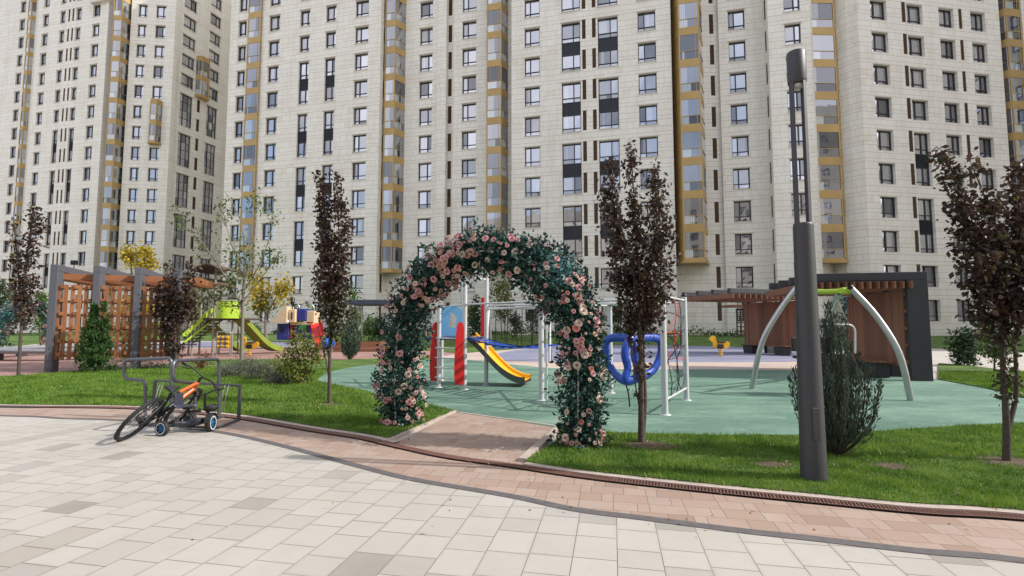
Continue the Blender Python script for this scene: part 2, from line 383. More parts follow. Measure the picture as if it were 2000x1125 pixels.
# the short path under the arch, with its kerb stones
pth = [G(735, 874), G(755, 866), G(890, 805), G(1092, 833), G(1086, 858), G(1015, 906), G(1000, 920), G(860, 900)]
path_poly = [G(752, 869), G(890, 805), G(1092, 834), G(1018, 905.5)]
sheet('arch_path', [p for p in offc(drain_c, .1) if G(740, 880).x < p.x < G(1022, 905).x]+[G(1092, 834), G(890, 805)], .002, BRICK)
def kerbstones(name, p, q, w=.1, h=.05, mat=KERB):
    b = MB(); p, q = Vector(p), Vector(q); n = max(1, round((q-p).length/.5)); d = (q-p)/n
    for i in range(n): 
        a = p+d*i+d.normalized()*.004; e = p+d*(i+1)-d.normalized()*.004
        b.bar((a.x, a.y, h/2-.01), (e.x, e.y, h/2-.01), w, h+.02)
    return tag(b.build(name, mat), kind='structure')
kerbstones('path_kerb', G(752, 864), G(888, 804.5), .08, .03)
kerbstones('path_kerb', G(1090, 840), G(1020, 903), .1, .045)
kerbstones('rubber_edging', G(893, 805.5), G(1088, 832.5), .05, .012)
# rubber play surfaces
left_rub = [G(-500, 745), G(0, 738), G(90, 733), G(150, 728), G(300, 716), G(420, 707), G(620, 708), G(760, 712), G(870, 706), G(1000, 700), G(960, 686), G(740, 679), G(560, 678), G(300, 681), G(100, 688), G(-500, 700)]
sheet('red_rubber_surface', left_rub, -.004, RED)
sheet('blue_rubber_strip', [G(340, 678), G(560, 678), G(580, 667), G(370, 668)], .0, BLUE)
sheet('peach_rubber_surface', [G(900, 730), G(1700, 730), G(1640, 700), G(1560, 686), G(1180, 674), G(960, 684), G(850, 697)], .0, PEACH)
sheet('blue_rubber_surface', smoothpts([G(958, 702), G(1100, 707), G(1300, 707.5), G(1500, 707), G(1600, 702), G(1580, 688), G(1480, 680), G(1330, 674.5), G(1180, 675), G(1040, 681), G(975, 690)], 4, True), .004, BLUE)
green_px = [(618, 745), (640, 728), (690, 717), (735, 712), (850, 701), (900, 702), (960, 708), (1040, 716), (1140, 721), (1465, 722), (1650, 727), (1829, 741), (1952, 766), (2000, 780), (2250, 830), (2000, 829), (1850, 836), (1700, 847), (1570, 853), (1400, 853), (1200, 848), (1090, 836), (990, 819), (891, 805.5), (830, 792), (760, 777), (690, 762)]
green_w = smoothpts([G(*q) for q in green_px], 3, True)
sheet('green_rubber_surface', green_w, .008, GREEN)
# lawns
LB = offc(drain_c, .225)
def seg(C, x0, x1): return [p for p in C if x0 < p.x < x1]
xa = G(752, 869).x; xb = G(1018, 905).x
left_lawn = seg(LB, -30, xa)+[G(756, 862), G(888, 804.5), G(830, 790), G(760, 776), G(690, 761), G(616, 745), G(640, 727), G(690, 716), G(735, 711.5), G(850, 700), G(862, 694), G(740, 701), G(640, 704), G(560, 702), G(440, 703), G(330, 712), G(230, 722), G(150, 727.5), G(90, 733), G(0, 738), G(-300, 752), Vector((-30, 14.5, 0))]
right_lawn = seg(LB, xb, 24)+[Vector((26, 8.4, 0)), Vector((15, 8.6, 0)), G(2300, 815), G(2000, 829), G(1850, 836), G(1700, 847), G(1570, 853), G(1400, 853.5), G(1200, 848.5), G(1096, 838), G(1094, 860), G(1026, 903)]
far_right = [G(1833, 742), G(1952, 764), G(2000, 777), Vector((11.6, 9.6, 0)), Vector((15, 8.7, 0)), Vector((26, 8.5, 0)), Vector((26, 14.5, 0)), G(2000, 729), G(1900, 716), G(1833, 710)]
LZ = .03
for nm, pl in (('lawn', left_lawn), ('lawn', right_lawn), ('lawn', far_right)): sheet(nm, pl, LZ, LAWN, skirt=.04)
far_lawns = [[G(1180, 663.5), G(2000, 664), G(2300, 664), G(2300, 652.5), G(600, 652.5), G(600, 662)],
             [G(1365, 673), G(1500, 681), G(1580, 684), G(1700, 684), G(1700, 675), G(1500, 671), G(1380, 669.5)],
             [G(900, 690), G(1060, 678), G(1060, 671), G(700, 672), G(640, 676), G(760, 680)],
             [G(-300, 705), G(70, 672), G(140, 668), G(560, 663), G(560, 658), G(-300, 658)],
             [G(1835, 679), G(1880, 692), G(1960, 690), G(2100, 684), G(1900, 672), G(1850, 674)]]
for pl in far_lawns: sheet('far_lawn', pl, .02, LAWN, skirt=.04)
bank = MB(); xs_ = [-60+6*i for i in range(26)]
for i in range(25):
    for (ya, za), (yb, zb_) in (((38.5, .012), (41, .12)), ((41, .12), (45, .42)), ((45, .42), (62, .62))):
        x0, x1 = xs_[i], xs_[i+1]; s_ = -.25; o0, o1 = (s_*x0 if x0 < 30 else s_*30+.16*(x0-30)), (s_*x1 if x1 < 30 else s_*30+.16*(x1-30))
        bank.face([(x0, ya+o0, za), (x1, ya+o1, za), (x1, yb+o1, zb_), (x0, yb+o0, zb_)])
tag(bank.build('far_lawn', LAWN), kind='structure')
# soil at the trees
soil_spots = [(G(643, 793), .28), (G(1262, 874), .36), (G(1975, 908), .42), (G(1510, 913), .2), (G(1740, 916), .22)]
soil_polys = []
for p, r in soil_spots:
    pl = [Vector((p.x+math.cos(a)*r*random.uniform(.75, 1.15), p.y+math.sin(a)*r*.7*random.uniform(.75, 1.15), 0)) for a in [2*math.pi*i/16 for i in range(16)]]
    r *= .8; soil_polys.append((p, r)); sheet('soil', smoothpts(pl, 3, True), LZ+.004, SOIL, 'structure')
# grass blades
def inside(px, py, poly):
    c = np.zeros(len(px), bool); n = len(poly)
    for i in range(n):
        x1, y1 = poly[i][0], poly[i][1]; x2, y2 = poly[(i+1) % n][0], poly[(i+1) % n][1]
        if y1 == y2: continue
        k = ((y1 > py) != (y2 > py)) & (px < (x2-x1)*(py-y1)/(y2-y1)+x1); c ^= k
    return c
GRASS = leafmat('grass_blades', [(.02, .055, .008), (.055, .125, .014), (.12, .225, .024), (.23, .32, .045), (.36, .33, .13)], .35, .55, patch=.8, pscale=2.6)
def blades(poly, y0, y1, name, kd=1.0, hk=1.0):
    xs = [p[0] for p in poly]; x0, x1 = max(min(xs), -16), min(max(xs), 17); V = []
    ys = max(y0, min(p[1] for p in poly)); y = ys
    while y < y1:
        dy = .5; lx0, lx1 = max(x0, -1.08*(y+dy)-1.5), min(x1, 1.08*(y+dy)+3)
        if lx1 > lx0:
            n = int((lx1-lx0)*dy*4200*kd*(5/max(y, 4))**1.35)
            px = RNG.uniform(lx0, lx1, n); py = RNG.uniform(y, y+dy, n); k = inside(px, py, poly)
            for p, r in soil_polys: k &= ((px-p.x)**2+((py-p.y)/.7)**2 > (r*RNG.uniform(.55, 1.2, n))**2)
            px, py = px[k], py[k]; n = len(px)
            s = (max(y, 4)/5)**.55; tuft = (1+.35*np.sin(px*1.9+py*2.7)*np.sin(py*1.1-px*.8))*.75+.5*np.sin(px*5.1+np.sin(py*3.7)*2)*np.sin(py*6.3+px*1.3)*.5
            h = RNG.uniform(.022, .058, n)*tuft*s*hk; w = .0045*s*RNG.uniform(.7, 1.4, n); a = RNG.uniform(0, math.pi, n)
            l = RNG.normal(0, .35, (n, 2))*h[:, None]
            A = np.stack([px-np.cos(a)*w, py-np.sin(a)*w, np.full(n, LZ-.002)], 1); B = np.stack([px+np.cos(a)*w, py+np.sin(a)*w, np.full(n, LZ-.002)], 1)
            C = np.stack([px+l[:, 0], py+l[:, 1], LZ+h], 1); V.append(np.stack([A, B, C], 1).reshape(-1, 3))
        y += dy
    V = np.concatenate(V); b = MB(); b.block(V, np.arange(len(V)).reshape(-1, 3)); o = b.build(name, GRASS); tag(o, kind='stuff'); return o
clump_ = 1
tag(blades([Vector((p[0], p[1]-.03, 0)) for p in left_lawn], 4, 17, 'grass'), 'green grass of the lawn left of the rose arch', 'grass')
tag(blades([Vector((p[0], p[1]-.03, 0)) for p in right_lawn], 3, 11, 'grass'), 'green grass of the lawn around the lamp post', 'grass')
tag(blades(far_right, 8, 16, 'grass'), 'green grass beside the right pergola', 'grass')
# fallen leaves and litter on the lawns and pavers
LITTER = leafmat('fallen_leaves', [(.3, .2, .06), (.35, .28, .15), (.2, .09, .04), (.5, .45, .35)], .1, .7)
pts = []
for u, v, n, sp in ((1262, 878, 26, .35), (1510, 912, 22, .25), (1740, 915, 20, .3), (1000, 915, 10, .5), (1300, 955, 14, 1.2), (650, 800, 16, .5), (1850, 1000, 12, .8), (800, 900, 8, .9), (300, 760, 14, 2.0), (1600, 900, 40, 1.4), (560, 780, 26, 1.2), (900, 1000, 10, 1.2), (1450, 1030, 10, .8)):
    g = G(u, v)
    for _ in range(n): pts.append((g.x+random.gauss(0, sp), g.y+random.gauss(0, sp*.35), .055))
V, F = leafquads(np.array(pts), .03, .7, D=np.array([0, 0, .1]), spread=1); V[:, 2] = np.clip(V[:, 2], .04, .075)
b = MB(); b.block(V, F); tag(b.build('fallen_leaves', LITTER), 'scattered small fallen leaves on the lawns', 'fallen leaves', kind='stuff')
# ================================================================= BUILDINGS
def stone_mat():
    m, nt, p = newmat('cream_stone_cladding'); uv = nt.new('UVMap'); P = nt.pos()
    s = nt.new('SeparateXYZ'); nt.l.new(uv.outputs[0], s.inputs[0]); x, z = s.outputs[0], s.outputs[1]
    H = 1.55; q = nt.m('DIVIDE', nt.m('ADD', z, 100*H), H); row = nt.m('FLOOR', q); t = nt.m('MULTIPLY', nt.m('FRACT', q), H)
    cut1, cut2 = .68, 1.02
    i = nt.m('ADD', nt.m('GREATER_THAN', t, cut1), nt.m('GREATER_THAN', t, cut2))
    hz = nt.m('MINIMUM', nt.m('MINIMUM', t, nt.m('SUBTRACT', H, t)), nt.m('MINIMUM', near(nt, t, cut1), near(nt, t, cut2)))
    r = nt.white(row, i, 2.0); L = 1.5; qx = nt.m('ADD', nt.m('DIVIDE', nt.m('ADD', x, 300), L), r); cx = nt.m('FLOOR', qx); tx = nt.m('MULTIPLY', nt.m('FRACT', qx), L)
    cut = nt.m('ADD', .55, nt.m('MULTIPLY', nt.white(cx, row, i), .4)); hx = nt.m('MINIMUM', nt.m('MINIMUM', tx, nt.m('SUBTRACT', L, tx)), near(nt, tx, cut))
    half = nt.m('GREATER_THAN', tx, cut); rnd = nt.white(nt.m('ADD', cx, nt.m('MULTIPLY', half, .5)), nt.m('ADD', row, nt.m('MULTIPLY', i, .25)), 4.0)
    hj = nt.m('LESS_THAN', hz, .017); vj = nt.m('LESS_THAN', hx, .012)
    base = nt.ramp(rnd, [(0, (.735, .69, .58)), (.05, (.775, .74, .65)), (.4, (.79, .76, .68)), (1, (.81, .785, .71))])
    f = nt.noise(P, .4, 5, .6); c = nt.mix(nt.m('MULTIPLY', nt.ramp(f, [(.4, (0, 0, 0)), (.7, (1, 1, 1))]), .3), base, (.6, .54, .45))
    g = nt.noise(P, 5, 4, .7); c = nt.mix(nt.m('MULTIPLY', g, .12), c, (.5, .43, .33))
    mp = nt.new('Mapping'); nt.l.new(P, mp.inputs[0]); mp.inputs['Scale'].default_value = (1.3, 1.3, .07)
    c = nt.mix(nt.m('MULTIPLY', nt.ramp(nt.noise(mp.outputs[0], 1.2, 5, .7), [(.5, (0, 0, 0)), (.75, (1, 1, 1))]), .3), c, (.48, .43, .35))
    c = nt.mix(nt.m('MULTIPLY', vj, .4), c, (.25, .21, .16)); c = nt.mix(nt.m('MULTIPLY', hj, .55), c, (.2, .17, .13))
    nt.l.new(c, p.inputs['Base Color']); p.inputs['Roughness'].default_value = .7
    nt.l.new(nt.bump(nt.m('ADD', nt.m('MULTIPLY', nt.m('MINIMUM', hz, .03), 30), nt.m('MULTIPLY', rnd, .25)), .5, .02), p.inputs['Normal']); return m
STONE = stone_mat()
GOLD = M('ochre_metal_panel', (.42, .28, .1), .45, .25, var=.12, scale=.8, bump=0)
FRAME = M('dark_brown_window_frame', (.035, .032, .04), .5, .2, bump=0)
PANELM = M('charcoal_ribbed_panel', (.035, .038, .045), .5, .3, bump=0)
LOUV = M('brown_louver', (.12, .068, .035), .6, .2, bump=0)
def glass_mat(name, cols, refl=.5, wob=.045):
    m, nt, p = newmat(name); oi = nt.new('ObjectInfo').outputs['Random']; g = nt.new('NewGeometry')
    r = nt.m('FRACT', nt.m('ADD', oi, nt.m('MULTIPLY', g.outputs['Random Per Island'], 3.7)))
    uv = nt.new('UVMap'); s = nt.new('SeparateXYZ'); nt.l.new(uv.outputs[0], s.inputs[0])
    base = nt.ramp(r, cols, 'CONSTANT')
    # curtain tone in some panes; fold shading painted into the colour as stripes
    w = nt.m('SINE', nt.m('MULTIPLY', s.outputs[0], 38)); fold_shade = nt.m('ADD', .82, nt.m('MULTIPLY', w, .18))
    side = nt.m('GREATER_THAN', nt.m('ABSOLUTE', nt.m('SUBTRACT', s.outputs[0], .35)), nt.m('MULTIPLY', nt.white(r, 2.0), .7))
    cur = nt.mix(side, base, (.01, .012, .016)); mm = nt.mix(1.0, cur, nt.mix(0.0, (1, 1, 1), (1, 1, 1)), 'MULTIPLY')
    f = nt.new('Mix', data_type='RGBA', blend_type='MULTIPLY'); f.inputs[0].default_value = 1; nt.l.new(mm, f.inputs[6])
    cc = nt.new('CombineColor'); 
    for k in range(3): nt.l.new(fold_shade, cc.inputs[k])
    nt.l.new(cc.outputs[0], f.inputs[7]); nt.l.new(f.outputs[2], p.inputs['Base Color'])
    p.inputs['Roughness'].default_value = .6
    gl = nt.new('BsdfGlossy'); gl.inputs['Roughness'].default_value = .015; gl.inputs['Color'].default_value = (.86, .87, .92, 1)
    n1 = nt.noise(g.outputs['Position'], .9, 2); nt.l.new(nt.bump(n1, wob, .05), gl.inputs['Normal'])
    fr = nt.new('Fresnel'); fr.inputs[0].default_value = 1.5
    k = nt.m('MULTIPLY', nt.m('MINIMUM', nt.m('ADD', nt.m('MULTIPLY', fr.outputs[0], 1.2), refl), .95), nt.m('SUBTRACT', 1.0, nt.m('MULTIPLY', nt.m('POWER', nt.white(r, 7.0), 2.0), .75)))
    mx = nt.new('MixShader'); nt.l.new(k, mx.inputs[0]); nt.l.new(p.outputs[0], mx.inputs[1]); nt.l.new(gl.outputs[0], mx.inputs[2])
    nt.l.new(mx.outputs[0], nt.n['Material Output'].inputs[0]); return m
GLASS = glass_mat('window_glass', [(0, (.01, .012, .016)), (.45, (.03, .032, .036)), (.62, (.3, .29, .27)), (.8, (.06, .06, .065)), (.9, (.38, .36, .33))], .55)
BAYG = glass_mat('bay_glass', [(0, (.05, .055, .06)), (.3, (.3, .31, .3)), (.55, (.12, .13, .13)), (.8, (.35, .35, .33))], .36)
BAYF = glass_mat('frosted_bay_glass', [(0, (.42, .47, .46)), (.5, (.5, .53, .51))], .3)
TRIMM = M('pale_stone_trim', (.62, .57, .49), .7, var=.08)
FL = 3.1                                                            # storey height
_wc = {}
def win_mesh(w, h, kind):
    """frame, glass and panel meshes of one window; origin at the middle of its foot, +y goes inwards"""
    key = (round(w, 2), round(h, 2), kind)
    if key in _wc: return _wc[key]
    f = MB(); t = .08; d = .09
    def rect(z0, z1, low, split):
        f.box((-w/2+t/2, 0, (z0+z1)/2), (t, d, z1-z0)); f.box((w/2-t/2, 0, (z0+z1)/2), (t, d, z1-z0))
        f.box((0, 0, z0+t/2), (w-2*t, d, t)); f.box((0, 0, z1-t/2), (w-2*t, d, t))
        x = w*split; f.box((x, 0, (z0+z1)/2), (.1, d*.9, z1-z0-2*t))
        if low: f.box((0, -.002, z0+low), (w-2*t, d*.8, .07))
        return x
    g = MB(); p = None; low = h*.24 if kind != 'pair' else .45
    def pane(z0, z1, x, low):
        xs = [(-w/2+t, x), (x, w/2-t)]
        zz = [(z0+t, z0+low), (z0+low, z1-t)] if low else [(z0+t, z1-t)]
        k = 0
        for a, b in xs:
            for c, e in zz:
                tl = .006*math.sin(k*2.1+w*9); k += 1
                g.face([(a, .03+tl, c), (b, .03, c), (b, .03+tl*.5, e), (a, .03, e)], 0, [(0, 0), (b-a, 0), (b-a, e-c), (0, e-c)])
    if kind == 'pair':
        H1 = h*.4; H0 = h*.36; x = rect(0, H0, .42, .12); pane(0, H0, x, .42); x2 = rect(h-H1, h, .5, .12); pane(h-H1, h, x2, .5)
        p = MB(); z0, z1 = H0+.003, h-H1-.003; p.box((0, .02, (z0+z1)/2), (w, .04, z1-z0)); n = int(w/.16)
        for i in range(n+1): p.box((-w/2+.02+(w-.04)*i/n, -.03, (z0+z1)/2), (.03, .06, z1-z0))
    elif kind == 'tall':
        n = 4; rect(0, h, 0, -.18); f.box((w*.2, 0, h/2), (.06, .06, h-.2))
        for i in range(1, n): f.box((0, -.003, h*i/n), (w-2*t, .07, .07))
        for i in range(n): 
            for a, b in ((-w/2+t, -w*.18), (-w*.18, w*.2), (w*.2, w/2-t)): g.face([(a, .03, h*i/n+.04), (b, .034, h*i/n+.04), (b, .03, h*(i+1)/n-.04), (a, .034, h*(i+1)/n-.04)], 0, [(0, 0), (b-a, 0), (b-a, 1), (0, 1)])
    else:
        x = rect(0, h, low, .14 if kind == 'win' else -.14); pane(0, h, x, low)
    f.box((0, -.15, -.03), (w+.14, .36, .05), mi=1); f.box((0, -.3, h+.075), (w+.2, .07, .09), mi=1)
    _wc[key] = (f, g, p); return _wc[key]
_wm = {}
def as_mesh(key, mb, mat):
    if key not in _wm:
        o = mb.build('tmp', mat); _wm[key] = o.data; bpy.data.objects.remove(o)
    return _wm[key]
def louver_mb(w, h):
    b = MB(); b.box((0, .05, h/2), (w, .02, h)); n = int(h/.09)
    for i in range(n): b.box((0, 0, (i+.5)*h/n), (w, .05, h/n*.55), R=Matrix.Rotation(-.5, 3, 'X'))
    return b
class Bld:
    def __init__(s, name, label, H, group=None):
        s.H = H; s.wall = MB(); s.wins = []; s.bays = []; s.name = name; s.label = label; s.trim = MB()
        s.root = thing(name, label, 'apartment block', (0, 0, 0), group=group); s.ul = 0
    def seg(s, P0, P1, strips=(), z0=0.0, H=None, rec=.32):
        """one plane of wall from P0 to P1 (seen left to right); strips: (centre, width, [(zbottom, ztop, kind)])"""
        P0, P1 = Vector((P0[0], P0[1], 0)), Vector((P1[0], P1[1], 0)); t = P1-P0; L = t.length; t.normalize(); n = Vector((t.y, -t.x, 0)); H = H or s.H
        def q(a, b, c, d, off=0.0):
            s.wall.face([P0+t*a-n*off+Vector((0, 0, c)), P0+t*b-n*off+Vector((0, 0, c)), P0+t*b-n*off+Vector((0, 0, d)), P0+t*a-n*off+Vector((0, 0, d))], 0,
                        [(s.ul+a, c), (s.ul+b, c), (s.ul+b, d), (s.ul+a, d)])
        x = 0.0
        for c, w, hs in sorted(strips, key=lambda k: k[0]):
            vt_ = hs[0][2] == 'vent'; rc = .1 if vt_ else rec; w = w if vt_ else w*1.1
            a, b = c-w/2, c+w/2
            if a < x+.02 or b > L-.02:
                continue
            q(x, a, z0, H); z = z0
            for (h0, h1, kind) in sorted(hs):
                if h1 > H-.2: break
                q(a, b, z, h0); z = h1
                for (A, B, C, D) in (((a, h0), (a, h1), 0, 1), ((b, h1), (b, h0), 0, 1), ((a, h1), (b, h1), 1, 0), ((b, h0), (a, h0), 1, 0)):
                    p1 = P0+t*A[0]+Vector((0, 0, A[1])); p2 = P0+t*B[0]+Vector((0, 0, B[1]))
                    s.wall.face([p1, p2, p2-n*rc, p1-n*rc], 0, [(A[0], A[1]), (B[0], B[1]), (B[0]+.3, B[1]+.01), (A[0]+.3, A[1]+.01)])
                s.wins.append((P0+t*c-n*(rc-.06)+Vector((0, 0, h0)), math.atan2(t.y, t.x), w, h1-h0, kind))
            q(a, b, z, H); x = b
        q(x, L, z0, H); s.ul += L+.37
    def bay(s, P0, P1, depth, zb, zt, inset=.28, floors0=None, label=None):
        """glazed bay projecting from the line P0-P1"""
        P0, P1 = Vector((*P0[:2], 0)), Vector((*P1[:2], 0)); t = (P1-P0); L = t.length; t.normalize(); n = Vector((t.y, -t.x, 0))
        c = L*inset*.5 if inset else .02
        pl = [P0, P0+t*c+n*depth, P1-t*c+n*depth, P1]; g = MB(); G1 = MB(); G2 = MB()
        k = 0; z = zb
        def ring(z0, z1, out=.0):
            Q = [P0-t*out, P0+t*(c-out)+n*(depth+out), P1-t*(c-out)+n*(depth+out), P1+t*out]
            V = [p+Vector((0, 0, z0)) for p in Q]+[p+Vector((0, 0, z1)) for p in Q]
            g.idx(V, [(0, 1, 5, 4), (1, 2, 6, 5), (2, 3, 7, 6), (3, 2, 1, 0), (4, 5, 6, 7)])
        ring(zb-.45, zb-.25, .12); ring(zb-.25, zb, .04)
        while z < zt-1:
            gh = 2.34; z1 = z+gh
            for i, (a, b_) in enumerate(zip(pl[:-1], pl[1:])):
                d = (b_-a); LL = d.length; d.normalize(); m = Vector((d.y, -d.x, 0))
                if LL < .25: continue
                if i == 0 and depth > 2:
                    g.idx([a+Vector((0, 0, z)), b_+Vector((0, 0, z)), b_+Vector((0, 0, z1)), a+Vector((0, 0, z1))], [(0, 1, 2, 3)]); continue
                lowz = z+.78
                for (h0, h1, B) in ((z, lowz, G2), (lowz, z1, G1)):
                    B.face([a+Vector((0, 0, h0)), b_+Vector((0, 0, h0)), b_+Vector((0, 0, h1)), a+Vector((0, 0, h1))], 0, [(0, 0), (LL, 0), (LL, h1-h0), (0, h1-h0)])
                g.bar(a+m*.02+Vector((0, 0, lowz)), b_+m*.02+Vector((0, 0, lowz)), .05, .05)
                if LL > 1.2 and i == 1: g.bar(a+d*LL*.82+m*.01+Vector((0, 0, z)), a+d*LL*.82+m*.01+Vector((0, 0, z1)), .04, .04)
            for p in pl[1:3]: g.bar(p+Vector((0, 0, z)), p+Vector((0, 0, z1)), .11, .11)
            ring(z1, z+FL, .03); z += FL
        top = z; s.bays.append((g, G1, G2, label)); return top
    def done(s, limit=99):
        w = s.wall.build('wall', STONE, s.root)
        if s.trim.v: s.trim.build('cornice', TRIMM, s.root)
        for g, a, c, lb in s.bays:
            f = g.build('bay_window', GOLD, s.root)
            if lb: f['label'] = lb
            a.build('pane', BAYG, f); c.build('lower_pane', BAYF, f)
        def inview(p):
            c = p.y*CT+(p.z-CH)*ST
            if c <= 1: return 9e9
            u = 1000+FPX*p.x/c; v = 562.5-FPX*((-p.y*ST)+(p.z-CH)*CT)/c
            out = 0 if (-30 < u < 2030 and -60 < v < 640) else 1e4
            return c+out
        for cls, nm in ((lambda k: k != 'vent', 'window'), (lambda k: k == 'vent', 'louver')):
            L = sorted([x for x in s.wins if cls(x[4])], key=lambda x: inview(x[0])); rest = {}
            for i, (p, rz, w_, h, kind) in enumerate(L):
                if nm == 'louver': mbs = [(louver_mb(w_, h), LOUV, 'louver')]
                else:
                    f, g, pn = win_mesh(w_, h, kind); mbs = [(f, [FRAME, TRIMM], 'window'), (g, GLASS, 'pane')]+([(pn, PANELM, 'panel')] if pn else [])
                key = (round(w_, 2), round(h, 2), kind)
                if i < limit:
                    par = s.root
                    for j, (mb, mat, n2) in enumerate(mbs):
                        o = bpy.data.objects.new(n2, as_mesh((key, n2), mb, mat)); COL.objects.link(o); o.parent = par
                        if j == 0: o.location = p; o.rotation_euler = (0, 0, rz); par = o
                else:
                    R = Matrix.Rotation(rz, 3, 'Z')
                    for mb, mat, n2 in mbs:
                        B = rest.setdefault(n2, (MB(), mat))[0]; b0 = len(B.v)
                        B.v += [tuple(R@Vector(v)+p) for v in mb.v]; B.f += [[i_+b0 for i_ in f_] for f_ in mb.f]; B.mi += mb.mi; B.sm += mb.sm; B.uv += mb.uv
            if rest:
                if nm == 'louver':
                    o = rest['louver'][0].build('louver', LOUV, s.root); o['kind'] = 'stuff'
                else:
                    B = MB(); mats = []
                    for n2, (mb, mat) in rest.items():
                        k = len(mats); ml = mat if isinstance(mat, list) else [mat]
                        b0 = len(B.v); B.v += mb.v; B.f += [[i_+b0 for i_ in f_] for f_ in mb.f]; B.mi += [k+i_ for i_ in mb.mi]; B.sm += mb.sm; B.uv += mb.uv; mats += ml
                    o = B.build('window', mats, s.root); o['kind'] = 'stuff'
# facade-line helper: plane family  y = (c0+off) - .25*x
class Line:
    def __init__(s, c0): s.c = c0; k = 1/math.hypot(1, .25); s.t = Vector((k, -.25*k, 0)); s.n = Vector((-.25*k, -k, 0)); s.o = Vector((0, c0, 0))
    def S(s, u, off=0.0, z=17.0):
        # pixel column u at height z, wall set back by off
        # ray in plan: x = (u-1000)/F * (y*CT+(z-CH)*ST)
        a = (u-1000)/FPX; O = s.o-s.n*off
        # O.x+t.x*q = a*((O.y+t.y*q)*CT+(z-CH)*ST)
        q = (a*(O.y*CT+(z-CH)*ST)-O.x)/(s.t.x-a*s.t.y*CT); return q
    def P(s, q, off=0.0): return s.o+s.t*q-s.n*off
NF = 14
def floors(zt0, h, n=NF, skip=()): return [(zt0+FL*i-h, zt0+FL*i, 'win') for i in range(n) if i not in skip]
def vents(zt0, h, n=NF, k0=0): return [(zt0+FL*i-h, zt0+FL*i, 'vent') for i in range(k0, n)]
def pl(u, y, z=17.0):
    c = y*CT+(z-CH)*ST; return Vector(((u-1000)/FPX*c, y, 0))
def su(P0, P1, u, z=17.0):
    t = (P1-P0).normalized(); a = (u-1000)/FPX
    return (a*(P0.y*CT+(z-CH)*ST)-P0.x)/(t.x-a*t.y*CT)
Z0 = 3.7
def rows(kind='win', h=1.92, lo=0, hi=NF, pairs=(), pk='pair'):
    out = []; done_ = set()
    for (a, b) in pairs: out.append((Z0+FL*b-h, Z0+FL*a, pk)); done_ |= {a, b}
    for i in range(lo, hi):
        if i not in done_: out.append((Z0+FL*i-h, Z0+FL*i, kind))
    return out
def vrow(lo=0, hi=NF, h=2.0): return [(Z0+FL*i-h+.12, Z0+FL*i+.12, 'vent') for i in range(lo, hi)]
PR = ((3, 2), (5, 4), (7, 6), (9, 8))
def cols(P0, P1, spec): return [(su(P0, P1, u), w, r) for u, w, r in spec]
# ---- the long block in the middle
mb = Bld('apartment_building', 'long cream stone apartment block filling the middle behind the playground, with ochre glazed bays', 64)
LN = Line(49.1)
def V(u, off, uo=None): return LN.P(LN.S(u, off if uo is None else uo), off)
p437, p738 = V(437, 0), V(738, 0)
mb.seg(p437+Vector((-8, 34, 0)), p437)
mb.seg(p437, p738, cols(p437, p738, [(461, 1.05, rows()), (525, 1.35, rows()), (586, 1.2, rows(pairs=PR)), (638, 1.2, rows(pairs=PR)), (700, 1.5, rows('win2'))]))
mb.bay(V(475, 0), V(500, 0), .22, Z0+FL+.7, 48, inset=0)
r1 = p738-LN.n*2.0
mb.seg(p738, r1, [(1.0, .5, vrow(0))])
c1 = V(1000, 2.0)
e1 = V(853, 2.0); mb.seg(r1, e1, cols(r1, e1, [(829, 1.4, rows())]))
e2 = e1-LN.n*-.25; e2 = e1+LN.n*.25; mb.seg(e1, e2); e3 = V(869, 1.75); mb.seg(e2, e3); e4 = e3-LN.n*.6; mb.seg(e3, e4)
e5 = V(886, 2.35); mb.seg(e4, e5, cols(e4, e5, [(877, .42, vrow())])); e6 = e5+LN.n*.35; mb.seg(e5, e6)
p998 = V(999, 0); e7 = p998-LN.n*2.0; mb.seg(e6, e7, cols(e6, e7, [(915, 1.45, rows('win2'))])); mb.seg(e7, p998)
mb.bay(V(750, 2.0), V(788, 2.0), 1.35, Z0+FL+.7, 48, inset=.5); mb.bay(V(950, 2.0), V(992, 2.0), 1.3, Z0+FL+.7, 48, inset=.35)
p1316 = V(1316, 0)
PV = vrow(0)
mb.seg(p998, p1316, cols(p998, p1316, [(1040, 1.42, rows('win2')), (1117, 1.7, rows(pairs=PR+((11, 10),))), (1143, .36, PV), (1163, .36, PV), (1190.5, 1.75, rows(pairs=PR+((11, 10),))), (1268, 1.5, rows('win2'))]))
r2 = p1316-LN.n*2.0; mb.seg(p1316, r2)
f1 = V(1378, 2.0); f2 = V(1409, 2.3)
mb.seg(r2, f1); mb.seg(f1, f2, cols(f1, f2, [(1397, .4, vrow())])); f3 = V(1411, 1.9); mb.seg(f2, f3)
f4 = V(1499, 1.9); mb.seg(f3, f4, cols(f3, f4, [(1447, 1.35, rows('win2'))])); f5 = f4+LN.n*1.8; mb.seg(f4, f5, [(.9, .5, vrow())])
mb.bay(p1316-LN.n*2+LN.t*.05, V(1378, 2.0)+LN.t*.0, 2.45, Z0+FL+.7, 48, inset=.42)
f6 = V(1593, .1); mb.seg(f5, f6, cols(f5, f6, [(1558, 1.2, rows())]))
f7 = f6-LN.n*1.1; mb.seg(f6, f7); f8 = f7+LN.t*.5; mb.seg(f7, f8); f9 = f8-LN.n*1.1; mb.seg(f8, f9)
R0 = pl(1689, 43.8); R1 = pl(1972, 46.4); rt = (R1-R0).normalized(); rn = Vector((rt.y, -rt.x, 0))
f10 = R0-rn*3.6; mb.seg(f9, f10)
mb.bay(f9+LN.t*.1, f10-LN.t*.75, 1.7, Z0+FL+.7, 48, inset=.8)
mb.trim.box((f10.x-8, f10.y+8, 50.3), (60, 14, .5)) if False else None
